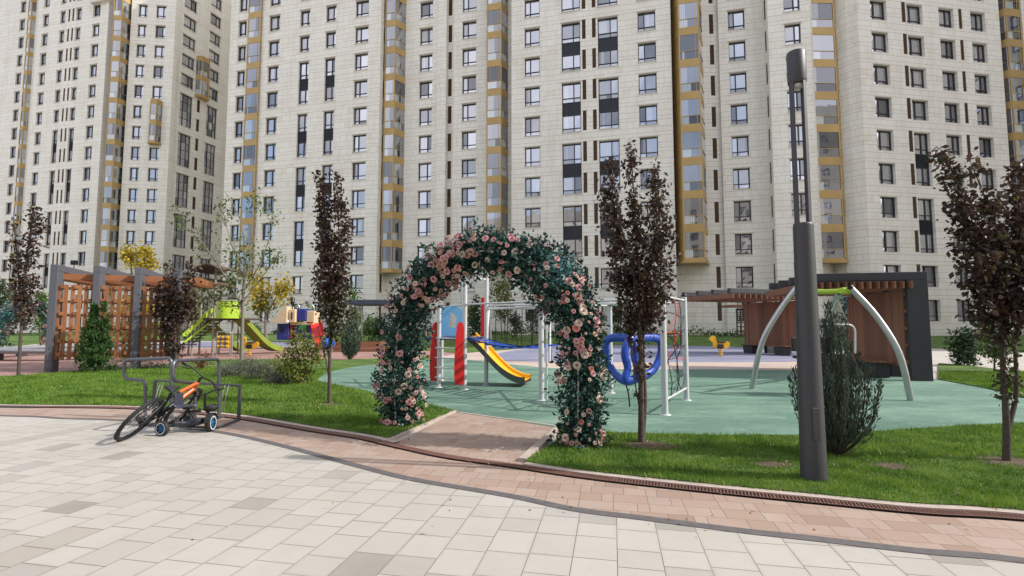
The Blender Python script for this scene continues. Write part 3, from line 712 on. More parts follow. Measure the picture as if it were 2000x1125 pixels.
pb = p437+Vector((-8, 34, 0)); mb.seg(f10+Vector((3, 28, 0)), pb); mb.trim.idx([(*p437.xy, 63.9), (*f9.xy, 63.9), (f10.x+3, f10.y+28, 63.9), (*pb.xy, 63.9)], [(0, 1, 2, 3)]); mb.done()
# ---- right wing
rb = Bld('apartment_building', 'cream stone apartment wing at the right with plain square windows, behind the lamp post', 50)
c2 = R0-rn*1.6-rt*.9
rb.seg(R0-rn*3.6-rt*.9, c2); rb.seg(c2, c2+rn*.8+rt*.35); rb.seg(c2+rn*.8+rt*.35, R0)
RP = ((3, 2), (5, 4))
rb.seg(R0, R1, cols(R0, R1, [(1731, 1.6, rows('win2')), (1781, .42, vrow()), (1803, 1.6, rows('win2', pairs=RP)), (1866, 1.55, rows(pairs=())), (1894, .38, vrow()), (1929, 1.55, rows())]), rec=.38)
R2 = R1-rn*1.6; rb.seg(R1, R2); R3 = R2+rt*3.0; rb.seg(R2, R3); rb.bay(R2+rt*.1, R3-rt*.1, 1.7, Z0+FL+.7, 48, inset=.4)
R4 = R3+rn*1.4; rb.seg(R3, R4); R5 = R4+rt*14; rb.seg(R4, R5, [(1.6, 1.3, rows()), (4.5, .38, vrow()), (6, 1.3, rows()), (10, 1.4, rows())]); rb.seg(R5, R5-rn*16)
rb.done()
eb = Bld('apartment_building', 'cream stone apartment tower to the right of the yard, shading the right wing', 64)
ea, ec = Vector((69, 50, 0)), Vector((67, 22, 0))
eb.seg(ea+Vector((14, 0, 0)), ea); eb.seg(ea, ec, [(3+i*4.4, 1.4, [(Z0+FL*k-1.8, Z0+FL*k, 'win') for k in range(18)]) for i in range(6)]); eb.seg(ec, ec+Vector((14, 0, 0)))
eb.done(0)
# ---- tower at the left
NT_ = 20; Z0 = 2.5
tb = Bld('apartment_building', 'tall cream stone apartment tower at the left, standing farther back than the long block', 66)
TL = Line(55.3)
def VT(u, off, uo=None): return TL.P(TL.S(u, off if uo is None else uo), off)
def rT(*a, **k): return rows(*a, hi=NT_, **k)
q0 = VT(-70, 3.5); q1 = VT(30, 3.5); tb.seg(q0, q1, cols(q0, q1, [(-40, 1.2, rT()), (14, 1.1, rT())])); q1b = VT(44, 3.0)
q2 = VT(46, 0, 0); q2a = q2-TL.n*3.5; tb.seg(q1, q2a); tb.seg(q2a, q2)
tb.bay(q1+TL.t*.1, q1+TL.t*1.2, .5, Z0+FL, 62, inset=.4)
q3 = VT(188, 0); tb.seg(q2, q3, cols(q2, q3, [(62, 1.1, rT()), (96, .95, rT(pairs=PR)), (109, .34, vrow(0, NT_)), (117, .34, vrow(0, NT_)), (128, .95, rT(pairs=PR)), (164, 1.25, rT())]))
q4 = q3-TL.n*1.5; tb.seg(q3, q4)
M0 = VT(234, 1.2); tb.seg(q4, M0-TL.n*1.5)
tb.bay(q4+TL.t*.2, M0-TL.n*1.0-TL.t*.3, 2.0, Z0+FL+.7, 52, inset=.5)
mt = (pl(318, 71.3)-M0).normalized(); mn = Vector((mt.y, -mt.x, 0)); M1 = pl(318, 71.3)
tb.seg(M0-TL.n*1.5, M0); tb.seg(M0, M1, cols(M0, M1, [(257, 1.1, rT()), (294, 1.25, rows(hi=NT_, lo=0))]))
sa, sb = su(M0, M1, 286), su(M0, M1, 306)
tb.bay(M0+mt*sa, M0+mt*sb, .9, Z0+FL*8.25, Z0+FL*10.2, inset=.4)
TB = pl(326, 72.2); B1 = pl(437, 81.3); TC = [M1, M1+(TB-M1)*.35+Vector((.35, -.25, 0)), M1+(TB-M1)*.8+Vector((.45, -.1, 0)), TB+Vector((.4, .5, 0))]
for a, c in zip(TC[:-1], TC[1:]): tb.seg(a, c)
B0 = TC[-1]; bt = (B1-B0).normalized(); B2 = B0+bt*(B1-B0).length*1.5
TPR = ((3, 2), (5, 4), (7, 6), (9, 8), (11, 10))
tb.seg(B0, B2, cols(B0, B2, [(353, 1.9, rT(pairs=TPR, pk='tall')), (377, .5, vrow(0, 12)), (404, 1.8, rT(pairs=TPR, pk='tall'))]))
tb.bay(B0+bt*su(B0, B2, 369), B0+bt*su(B0, B2, 391), .9, Z0+FL*11.25, Z0+FL*13.3, inset=.4)
tb.seg(B2, B2+Vector((-10, 10, 0)))
# parapet step on the front of the tower
tb.trim.box(q3-TL.t*1.5+TL.n*.1+Vector((0, 0, 49.2)), (3.2, .8, .35), R=Matrix.Rotation(math.atan2(TL.t.y, TL.t.x), 3, 'Z'))
tb.done()
Z0 = 3.7
# ---- the blocks across the yard, behind the camera (seen in the window glass)
ob = Bld('apartment_building', 'cream stone apartment block across the yard, reflected in the window glass', 36)
a0, a1 = Vector((70, -46, 0)), Vector((-75, -46, 0))
ob.seg(a0, a1, [(6+i*4.6, 1.7, [(Z0+FL*k-1.8, Z0+FL*k, 'win') for k in range(10)]) for i in range(30)]); ob.seg(a1, a1+Vector((0, -14, 0)))
ob.done(0)
ob = Bld('apartment_building', 'taller cream stone apartment tower across the yard, reflected in the windows at the right', 62)
a0, a1 = Vector((125, -40, 0)), Vector((74, -44, 0))
ob.seg(a0, a1, [(3+i*4.6, 1.7, [(Z0+FL*k-1.8, Z0+FL*k, 'win') for k in range(18)]) for i in range(10)]); ob.seg(a1, a1+Vector((0, -14, 0)))
ob.done(0)
# ================================================================= VEGETATION
BARK = M('bark', (.075, .055, .045), .9, var=.35, scale=20, bump=.8, bs=70)
PALEB = M('pale_bark', (.2, .17, .13), .9, var=.3, scale=20, bump=.6)
DARKL = leafmat('burgundy_leaves', [(.018, .012, .012), (.042, .022, .022), (.075, .036, .03), (.06, .058, .026), (.17, .07, .04)], .35, .42)
DARKG = leafmat('burgundy_green_leaves', [(.03, .022, .018), (.05, .05, .02), (.06, .075, .025), (.09, .05, .03)], .25, .5)
YELL = leafmat('yellow_leaves', [(.2, .2, .02), (.38, .3, .03), (.5, .38, .04), (.3, .32, .05)], .4, .5)
GRNL = leafmat('green_leaves', [(.035, .07, .015), (.06, .115, .02), (.1, .16, .035), (.17, .2, .04)], .35, .5)
OLIV = leafmat('olive_yellow_leaves', [(.06, .08, .02), (.11, .14, .025), (.18, .19, .035), (.26, .22, .05)], .35, .5)
THUJ = leafmat('thuja_green', [(.012, .035, .008), (.022, .06, .012), (.04, .095, .018), (.07, .14, .03)], .15, .6)
JUNI = leafmat('juniper_grey_green', [(.03, .05, .036), (.05, .08, .056), (.08, .115, .08), (.12, .15, .1)], .15, .6)
LAVE = leafmat('grey_lavender', [(.05, .065, .04), (.09, .105, .075), (.14, .15, .11), (.1, .07, .07)], .15, .7)
REDL = leafmat('rusty_leaves', [(.12, .05, .03), (.2, .09, .04), (.15, .12, .04)], .3, .6)
DKGR = leafmat('dark_evergreen', [(.012, .028, .01), (.022, .05, .018), (.035, .07, .025), (.055, .09, .03)], .15, .6)
def cloud(b, pts, hw, y, n, size, mi=0, clus=14, sig=.35, D=None, spread=1.0, aspect=.6, ydep=1.0, dy=0.0, csz=None):
    """leaves in clusters round a polyline given in photo pixels at depth y; hw: half width in pixels"""
    P = [PT(u, v, y+dy) for u, v in pts]; k = y/FPX; hw = [h*k for h in hw]; m = max(1, int(n/clus))
    seg_ = [(P[i+1]-P[i]).length if len(P) > 1 else 1 for i in range(max(1, len(P)-1))]; w = np.array(seg_)*np.array([(hw[i]+hw[min(i+1, len(hw)-1)]) for i in range(len(seg_))]); w /= w.sum()
    C = []
    for _ in range(m):
        if len(P) > 1:
            i = int(RNG.choice(len(seg_), p=w)); t = RNG.random(); c = P[i].lerp(P[i+1], t); h = hw[i]*(1-t)+hw[i+1]*t
        else: c = P[0]; h = hw[0]
        d = RNG.normal(size=3); d /= np.linalg.norm(d); r = h*RNG.random()**.5*.92
        C.append([c.x+d[0]*r, c.y+d[1]*r*ydep, c.z+d[2]*r])
    C = np.array(C); cs = csz or size*1.0
    A = np.repeat(C, clus, 0)+RNG.normal(size=(m*clus, 3))*cs*sig*2
    V, F = leafquads(A, size, aspect, D, spread); b.block(V, F, mi); return C
def stems(b, lst, y):
    out = []
    for pts, r0, r1, dy in lst:
        P = smoothpts([PT(u, v, y+dy*i/(len(pts)-1)) for i, (u, v) in enumerate(pts)], 3); n = len(P)
        b.tube(P, [r0+(r1-r0)*i/(n-1) for i in range(n)], 7); out += P
    return out
def twigs(b, S, C, r, cnt):
    S_ = np.array([tuple(p) for p in S])
    for i in RNG.choice(len(C), min(cnt, len(C)), replace=False):
        c = C[i]; d = np.linalg.norm(S_-c, axis=1)+np.maximum(0, S_[:, 2]-c[2]+.1)*2; s = S_[int(np.argmin(d))]
        m = (s+c)/2+np.array([0, 0, -.02]); b.tube([s, m, c], [r, r*.7, r*.35], 4, cap=False)
def tree(name, label, base, y, st, cl, leaf, bark=BARK, cat='tree', group=None, tw=.006, nt=90, crown='crown', **kw):
    t = thing(name, label, cat, base, group=group); tb_ = MB(); S = stems(tb_, st, y); cb = MB(); C = []
    for c in cl:
        C.append(cloud(cb, c[0], c[1], y, c[2], c[3], mi=c[4] if len(c) > 4 else 0, **{**kw, **(c[5] if len(c) > 5 else {})}))
    twigs(tb_, S, np.concatenate(C), tw, nt)
    tb_.build('trunk', bark, t, off=base); cb.build(crown, leaf, t, off=base); return t
g = G(1252, 868); y = g.y
tree('ornamental_tree', 'dark burgundy columnar tree with three plumes, right of the rose arch', g, y,
     [([(1252, 870), (1252, 760), (1250, 660), (1243, 560), (1215, 450), (1195, 330)], .045, .008, -.1), ([(1254, 868), (1260, 780), (1256, 680), (1262, 560), (1282, 440), (1278, 335)], .032, .006, .2), ([(1250, 700), (1247, 560), (1240, 420), (1232, 285)], .025, .005, .0), ([(1248, 790), (1240, 745), (1236, 690)], .012, .004, -.1)],
     [([(1195, 310), (1190, 385), (1205, 470), (1222, 560), (1238, 650)], [6, 21, 30, 34, 28], 2400, .06), ([(1231, 284), (1235, 330), (1238, 400), (1245, 500), (1250, 600)], [3, 7, 12, 28, 34], 1900, .058),
      ([(1274, 335), (1288, 400), (1290, 480), (1280, 560), (1264, 640)], [13, 24, 31, 35, 26], 2400, .06), ([(1250, 620), (1251, 700), (1248, 790)], [30, 17, 9], 240, .055)],
     [DARKL], clus=10, D=np.array([0, -.1, -.35]))
g = G(643, 790); y = g.y
tree('ornamental_tree', 'dark burgundy columnar tree on the lawn left of the rose arch', g, y,
     [([(643, 792), (644, 700), (645, 600), (640, 480), (628, 345)], .04, .006, 0), ([(644, 690), (652, 600), (662, 480), (657, 340)], .022, .005, .1), ([(643, 745), (634, 690), (620, 640)], .014, .004, -.1)],
     [([(624, 340), (632, 400), (640, 470), (641, 540), (645, 610)], [5, 15, 22, 29, 28], 2600, .075), ([(656, 336), (661, 390), (672, 440), (662, 520), (655, 590)], [3, 8, 17, 22, 20], 1700, .075),
      ([(640, 575), (662, 610), (655, 655)], [34, 36, 16], 800, .075, 1), ([(640, 640), (641, 690)], [14, 8], 70, .06, 1)],
     [DARKL, DARKG], clus=10, D=np.array([0, -.1, -.3]), nt=120)
g = G(1965, 905); y = g.y
tree('ornamental_tree', 'dark burgundy tree with a forked trunk at the right edge of the lawn', g, y,
     [([(1966, 908), (1966, 830), (1960, 730), (1950, 600), (1915, 470), (1850, 310)], .042, .006, 0), ([(1968, 840), (1985, 770), (1983, 690), (1975, 560), (1990, 430), (1992, 330)], .028, .005, .2), ([(1962, 700), (1968, 560), (1935, 420), (1893, 310)], .022, .004, .1), ([(1980, 680), (2030, 520), (2060, 380)], .022, .004, .2)],
     [([(1836, 296), (1868, 365), (1890, 450), (1915, 555), (1940, 640)], [6, 20, 33, 40, 34], 1900, .07), ([(1892, 305), (1925, 380), (1938, 480), (1955, 600)], [5, 20, 30, 40], 1100, .07),
      ([(1984, 325), (1990, 420), (1988, 520), (1975, 640)], [9, 26, 36, 34], 1400, .07), ([(2060, 360), (2040, 470), (2010, 600)], [30, 50, 50], 1300, .07), ([(1955, 640), (1966, 740), (1966, 800)], [38, 20, 8], 300, .06, 1)],
     [DARKL, DARKG], clus=10, D=np.array([0, -.1, -.35]))
g = G(37, 735); y = g.y
tree('ornamental_tree', 'thin dark burgundy tree at the left edge, before the grey ring bench', g, y,
     [([(36, 737), (40, 660), (48, 560), (55, 480), (66, 405)], .05, .01, 0), ([(42, 640), (35, 520), (26, 432)], .025, .008, .1)],
     [([(68, 403), (62, 460), (55, 540), (46, 610)], [7, 16, 20, 26], 800, .11), ([(24, 430), (32, 490), (40, 570), (44, 640)], [5, 12, 18, 24], 600, .11), ([(80, 415), (82, 460)], [6, 8], 120, .1)],
     [DARKL], clus=9, D=np.array([0, -.1, -.3]), tw=.01)
g = G(343, 722); y = g.y
tree('ornamental_tree', 'bushy dark burgundy tree behind the bicycle rack, at the end of the slatted pergola', g, y,
     [([(343, 722), (344, 690), (338, 620), (326, 525)], .11, .012, 0), ([(345, 690), (358, 600), (370, 520)], .05, .01, .1), ([(342, 700), (322, 640), (312, 570)], .04, .008, 0)],
     [([(325, 518), (332, 570), (340, 640), (342, 690)], [8, 22, 32, 20], 1500, .11), ([(372, 516), (366, 570), (356, 630)], [8, 18, 30], 1000, .11), ([(308, 560), (316, 620)], [8, 18], 320, .11)],
     [DARKL], clus=9, D=np.array([0, -.1, -.3]), tw=.012)
# sparse trees of the left playground
g = G(472, 706); y = g.y
br = [([(472, 708), (473, 650), (475, 580), (478, 500), (470, 430), (440, 375)], .09, .012, 0), ([(474, 560), (490, 500), (500, 430), (498, 380)], .04, .008, .3), ([(473, 600), (440, 540), (400, 480), (350, 410)], .045, .006, -.3), ([(475, 570), (505, 520), (530, 450), (528, 400)], .035, .006, .3),
      ([(474, 590), (520, 530), (555, 480)], .03, .006, .2), ([(474, 540), (450, 470), (432, 400)], .03, .006, 0), ([(440, 540), (415, 500), (380, 470)], .02, .005, -.2), ([(476, 520), (455, 480), (460, 440)], .02, .005, .4)]
tree('bare_tree', 'tall sparse tree with few green leaves in front of the lime slide', g, y, br,
     [([(438, 385), (434, 430)], [8, 8], 110, .13), ([(500, 378), (497, 410)], [7, 8], 90, .13), ([(345, 410), (355, 445)], [7, 10], 80, .13), ([(400, 440), (390, 500)], [10, 16], 90, .13), ([(528, 395), (532, 440)], [8, 8], 70, .13),
      ([(470, 470), (460, 540)], [50, 55], 420, .12), ([(510, 500), (545, 500)], [30, 22], 170, .12, 0), ([(450, 540), (470, 590)], [45, 25], 200, .13), ([(400, 560), (420, 590)], [30, 20], 140, .13)],
     [GRNL, OLIV], PALEB, clus=4, tw=.011, nt=260, D=np.array([0, 0, -.4]), csz=.25)
g = G(520, 672); y = 33.0; g = Vector((PT(520, 640, y).x, y, 0))
tree('young_tree', 'young tree with bright yellow leaves behind the lime slide', g, y, [([(520, 684), (519, 640), (518, 600), (510, 560), (500, 540)], .12, .03, 0), ([(518, 620), (540, 580), (565, 550)], .06, .02, 0), ([(518, 610), (495, 570), (480, 560)], .05, .02, 0)],
     [([(508, 545), (505, 590)], [24, 28], 500, .22), ([(560, 548), (545, 585)], [14, 26], 420, .22), ([(530, 600), (500, 600)], [22, 20], 260, .22, 1)], [YELL, OLIV], PALEB, clus=7, tw=.02, nt=60)
y = 27.0; g = Vector((PT(262, 600, y).x, y, 0))
tree('young_tree', 'young tree with two yellow leaf clumps rising behind the slatted pergola', g, y, [([(262, 688), (262, 600), (258, 540), (252, 490)], .09, .02, 0), ([(262, 600), (272, 540), (284, 490)], .05, .02, .3)],
     [([(250, 484), (252, 505)], [12, 12], 330, .17), ([(283, 487), (281, 505)], [13, 11], 330, .17), ([(258, 522), (300, 515)], [17, 12], 420, .17), ([(240, 600), (290, 600)], [24, 26], 900, .17), ([(230, 640), (310, 640)], [20, 24], 700, .17, 1)], [YELL, OLIV], PALEB, clus=9, tw=.02, nt=40)
# evergreens and shrubs
def shrub(name, label, base, y, cl, leaf, st=None, cat='shrub', **kw):
    u0, v0 = cl[0][0][-1]
    st = st or [([(u0, v0+4), (u0, v0-8), cl[0][0][0]], .02*y/8, .006, 0)]
    return tree(name, label, base, y, st, cl, leaf, cat=cat, crown='foliage', nt=kw.pop('nt', 25), **kw)
g = G(186, 728); y = g.y
shrub('thuja', 'dense green thuja with two tips before the slatted pergola', g, y, [([(185, 596), (182, 630), (184, 665), (186, 700), (186, 720)], [2, 13, 26, 36, 34], 8500, .085, 0, dict(csz=.05)), ([(203, 592), (204, 630), (200, 670)], [2, 8, 17], 1700, .085, 0, dict(csz=.05))], THUJ,
      [([(186, 732), (186, 700), (185, 610)], .05, .01, 0)], clus=16, D=np.array([0, 0, 1.2]), spread=.6, aspect=.35)
def juniper(name, label, base, nb, hgt, rad, n, size, leaf, lean=1.0, cat='juniper', up=.5):
    t = thing(name, label, cat, base); b = MB(); c = MB(); P = []; Dn = []
    for i in range(nb):
        a = 2*math.pi*i*.618; f = (i+.5)/nb; r = rad*f**.8*random.uniform(.8, 1.1); h = hgt*(1-.52*f**1.1)*random.uniform(.85, 1.05)
        d = Vector((math.cos(a), math.sin(a), 0)); pts = [d*.03, d*r*.45+Vector((0, 0, h*.18)), d*r*.85+Vector((0, 0, h*.5)), d*r*lean+Vector((random.gauss(0, .02), 0, h))]
        S = smoothpts(pts, 6); b.tube(S, [.011*(1-j/len(S))+.002 for j in range(len(S))], 4, cap=False)
        for k in range(n):
            q = random.uniform(.22, 1.0)**.8; j = min(int(q*(len(S)-1)), len(S)-2); p = S[j].lerp(S[j+1], random.random()); dd = (S[j+1]-S[j]).normalized()
            w = .055*hgt*(1.1-q)*random.random()**.5+.008; e = Vector((random.gauss(0, 1), random.gauss(0, 1), random.gauss(0, .6))).normalized()
            P.append(p+e*w); Dn.append(dd+e*.35+Vector((0, 0, up)))
    V, F = leafquads(np.array([tuple(p) for p in P]), size, .24, np.array([tuple(p) for p in Dn])*1.6, .45); c.block(V, F)
    b.build('trunk', BARK, t); c.build('foliage', leaf, t); return t
juniper('juniper', 'upright grey green juniper with spreading twigs beside the lamp post', G(1632, 893)+Vector((0, 0, LZ)), 64, 1.74, .47, 190, .05, JUNI)
juniper('juniper', 'slender grey green juniper between the burgundy tree and the rose arch', G(683, 703), 30, 1.95, .5, 110, .12, JUNI)
g = G(590, 752); y = g.y
shrub('leafy_shrub', 'loose yellow green shrub on the lawn near the train play house', g, y, [([(585, 655), (590, 690), (588, 725), (586, 745)], [26, 40, 40, 22], 1500, .075), ([(625, 668), (615, 700)], [15, 24], 300, .075), ([(556, 690), (565, 725)], [12, 20], 260, .075)], OLIV,
      [([(590, 756), (586, 710), (575, 660)], .02, .005, 0), ([(592, 754), (610, 710), (626, 665)], .016, .004, 0), ([(588, 754), (565, 715), (552, 685)], .014, .004, 0), ([(590, 750), (600, 690), (598, 650)], .014, .004, .2)], clus=6, csz=.12, nt=90, tw=.005)
g = G(275, 706); y = g.y
shrub('leafy_shrub', 'low yellow green shrub under the slatted pergola', g, y, [([(270, 672), (265, 690), (270, 702)], [26, 32, 20], 800, .1), ([(245, 685), (250, 700)], [12, 12], 180, .1)], OLIV, clus=6, csz=.15, nt=40)
g = G(398, 722); y = g.y
shrub('leafy_shrub', 'small rusty red shrub behind the right bicycle hoop', g, y, [([(398, 700), (396, 712)], [16, 20], 380, .07)], [REDL], clus=6, csz=.1)
for i, (u, v, hw, hh, n, mt_, lb) in enumerate([(455, 738, 34, 20, 1500, LAVE, 'low grey green lavender mound behind the end post of the bicycle rack'), (510, 742, 34, 26, 1700, LAVE, 'grey green lavender mound left of the yellow green shrub'), (545, 752, 30, 20, 1200, LAVE, 'dark grey lavender mound at the foot of the yellow green shrub'),
                                      (480, 722, 30, 18, 900, LAVE, 'feathery grass mound in front of the sparse tree'), (540, 722, 30, 14, 800, OLIV, 'olive ground shrub behind the lavender mounds'), (235, 725, 30, 9, 700, LAVE, 'low silvery plants right of the thuja'), (300, 722, 40, 9, 800, LAVE, 'low silvery plants behind the left bicycle hoop')]):
    g = G(u, v); y = g.y
    shrub('lavender' if mt_ is LAVE else 'leafy_shrub', lb, g, y, [([(u-hw*.6, v-hh*.5), (u, v-hh*.6), (u+hw*.6, v-hh*.5)], [hh*.6, hh*.8, hh*.6], n, .075, 0, dict(ydep=1.8))], [mt_], [([(u, v+2), (u, v-hh*.5), (u+3, v-hh)], .012, .004, 0)],
          clus=10, D=np.array([0, 0, 1.4]), spread=.7, aspect=.2, csz=.1, nt=8, cat='ground shrub')
# planting along the foot of the blocks
def far(u, vb, y=None):
    p = G(u, vb); return p
FARS = [
 (612, 668, [([(612, 600), (612, 630), (612, 655)], [14, 22, 20], 420, .22)], GRNL, 'round green bush right of the train play house'),
 (720, 668, [([(718, 628), (722, 650)], [18, 24], 520, .22)], GRNL, 'green bush under the dark canopy'),
 (575, 668, [([(572, 622), (575, 650)], [16, 18], 380, .22)], DKGR, 'dark bush behind the train play house'),
 (700, 666, [([(690, 560), (688, 600), (694, 640)], [12, 20, 18], 380, .24)], GRNL, 'small green tree behind the burgundy tree'),
 (742, 668, [([(742, 622), (744, 655)], [12, 18], 380, .22)], DKGR, 'dark evergreen shrub left of the rose arch'),
 (928, 668, [([(930, 585), (928, 620), (930, 655)], [8, 20, 26], 900, .2)], DKGR, 'dark conifer seen through the left of the rose arch'),
 (980, 668, [([(975, 548), (985, 585), (980, 620)], [22, 34, 20], 900, .22)], OLIV, 'round yellow green tree seen through the rose arch'),
 (1010, 668, [([(1005, 620), (1012, 650)], [12, 18], 380, .2)], DKGR, 'dark bush behind the black swings'),
 (1040, 670, [([(1040, 600), (1042, 640)], [10, 16], 300, .2)], DKGR, 'dark slim shrub right of the black swings'),
 (1362, 660, [([(1360, 590), (1362, 615), (1362, 640)], [16, 24, 12], 620, .2)], GRNL, 'small willow like tree before the facade, left of the lamp post'),
 (1422, 658, [([(1422, 600), (1422, 635), (1422, 652)], [3, 6, 10], 420, .17)], DKGR, 'dark green cone thuja at the foot of the facade near the trellis'),
 (1472, 662, [([(1472, 618), (1472, 640), (1472, 655)], [3, 8, 11], 480, .17)], THUJ, 'green cone thuja in front of the trellis'),
 (1395, 660, [([(1385, 646), (1400, 648)], [12, 10], 260, .17)], GRNL, 'low light green bush left of the cone thujas'),
 (1500, 656, [([(1490, 650), (1512, 650)], [7, 7], 200, .17)], DKGR, 'low dark bush at the foot of the trellis'),
 (10, 668, [([(-4, 560), (5, 590), (10, 640)], [20, 30, 28], 900, .25)], DKGR, 'dark evergreen at the far left edge'),
 (78, 668, [([(75, 575), (80, 610), (78, 645)], [14, 22, 18], 600, .22)], GRNL, 'green tree behind the thin burgundy tree'),
 (385, 668, [([(380, 560), (385, 600), (380, 640)], [20, 28, 18], 700, .2)], OLIV, 'olive tree behind the lime slide tower'),
 (495, 665, [([(495, 640), (500, 652)], [16, 14], 300, .2)], GRNL, 'low green bush behind the yellow spring rider'),
 (1850, 664, [([(1848, 600), (1850, 630), (1850, 650)], [14, 22, 18], 500, .22)], GRNL, 'green bush behind the right pergola pillar'),
 (1210, 668, [([(1205, 600), (1212, 630), (1210, 650)], [16, 24, 18], 500, .22)], DKGR, 'dark bush behind the blue climbing loops'),
]
for u, vb, cl, mt_, lb in FARS:
    g = G(u, vb); cl = [(c[0], c[1], int(c[2]*1.9), c[3]*.85) for c in cl]; shrub('evergreen_bush' if mt_ in (DKGR, THUJ) else 'garden_bush', lb, g, g.y, cl, [mt_], [([(u, vb+1), (u, vb-10), cl[0][0][0]], .06, .02, 0)], clus=8, nt=10, tw=.02, cat='bush')
g = G(1883, 714); y = g.y
shrub('garden_bush', 'round dark bush right of the right pergola pillar', g, y, [([(1882, 650), (1884, 680), (1884, 705)], [18, 30, 20], 1500, .12), ], [DKGR], clus=8, nt=20, cat='bush')
g = G(1942, 728); y = g.y
tree('young_tree', 'small light green leafy tree right of the round dark bush', g, y, [([(1942, 730), (1942, 690), (1935, 640)], .03, .008, 0), ([(1942, 700), (1955, 670)], .015, .005, 0)], [([(1925, 640), (1945, 670), (1940, 700)], [18, 26, 18], 900, .1)], [GRNL], clus=7, nt=40)
# ================================================================= ROSE ARCHES
TEAL = leafmat('teal_artificial_leaves', [(.008, .02, .014), (.012, .038, .026), (.02, .06, .044), (.035, .1, .078), (.07, .16, .14)], .15, .5, patch=.5, pscale=2.5)
TEALB = leafmat('bluish_artificial_leaves', [(.03, .1, .09), (.06, .18, .17), (.1, .26, .27), (.16, .33, .36)], .2, .5)
WHITEM = M('white_painted_steel', (.62, .6, .57), .5, var=.08)
def rosemat(nm, c):
    m, nt, p = newmat(nm); g = nt.new('ObjectInfo').outputs['Random']; i = nt.new('NewGeometry').outputs['Random Per Island']
    col = nt.ramp(nt.m('FRACT', nt.m('ADD', g, nt.m('MULTIPLY', i, .25))), [(0, sc3(c, .75)), (.5, c), (1, sc3(c, 1.3))])
    nt.l.new(col, p.inputs['Base Color']); p.inputs['Roughness'].default_value = .7; p.inputs['Subsurface Weight'].default_value = 0; return m
ROSEM = [rosemat('rose_pink', (.5, .26, .26)), rosemat('rose_salmon', (.5, .29, .22)), rosemat('rose_cream', (.55, .43, .35)), rosemat('rose_coral', (.45, .16, .14))]
def rose_mb(r, seed):
    rs = random.Random(seed); b = MB()
    for ring, (n, rad, h, tilt) in enumerate([(4, .16, .42, -.1), (5, .38, .40, .15), (6, .64, .3, .45), (7, .95, .12, .85)]):
        for k in range(n):
            a0 = 2*math.pi*(k+rs.random()*.3)/n+ring; w = 2*math.pi/n*.68; V = []
            for j in range(3):
                for i in range(4):
                    a = a0+(i/3-.5)*2*w*.9; t = j/2; rr = r*(rad*(.35+.65*t)+(.1*t*t if ring > 1 else 0)-(.06*(abs(i-1.5)/1.5)**2)*t); z = r*(h*t*1.15-.12*(abs(i-1.5)/1.5)**2*t+(-.12 if (ring == 3 and j == 2) else 0))
                    V.append((rr*math.cos(a), rr*math.sin(a), z))
            b.idx(V, [(j*4+i, j*4+i+1, (j+1)*4+i+1, (j+1)*4+i) for j in range(2) for i in range(3)], 0, True)
    return b
ROSE_MESH = [(as_mesh(('rose', i), rose_mb(1.0, i), ROSEM[i % 4]), i % 4) for i in range(8)]
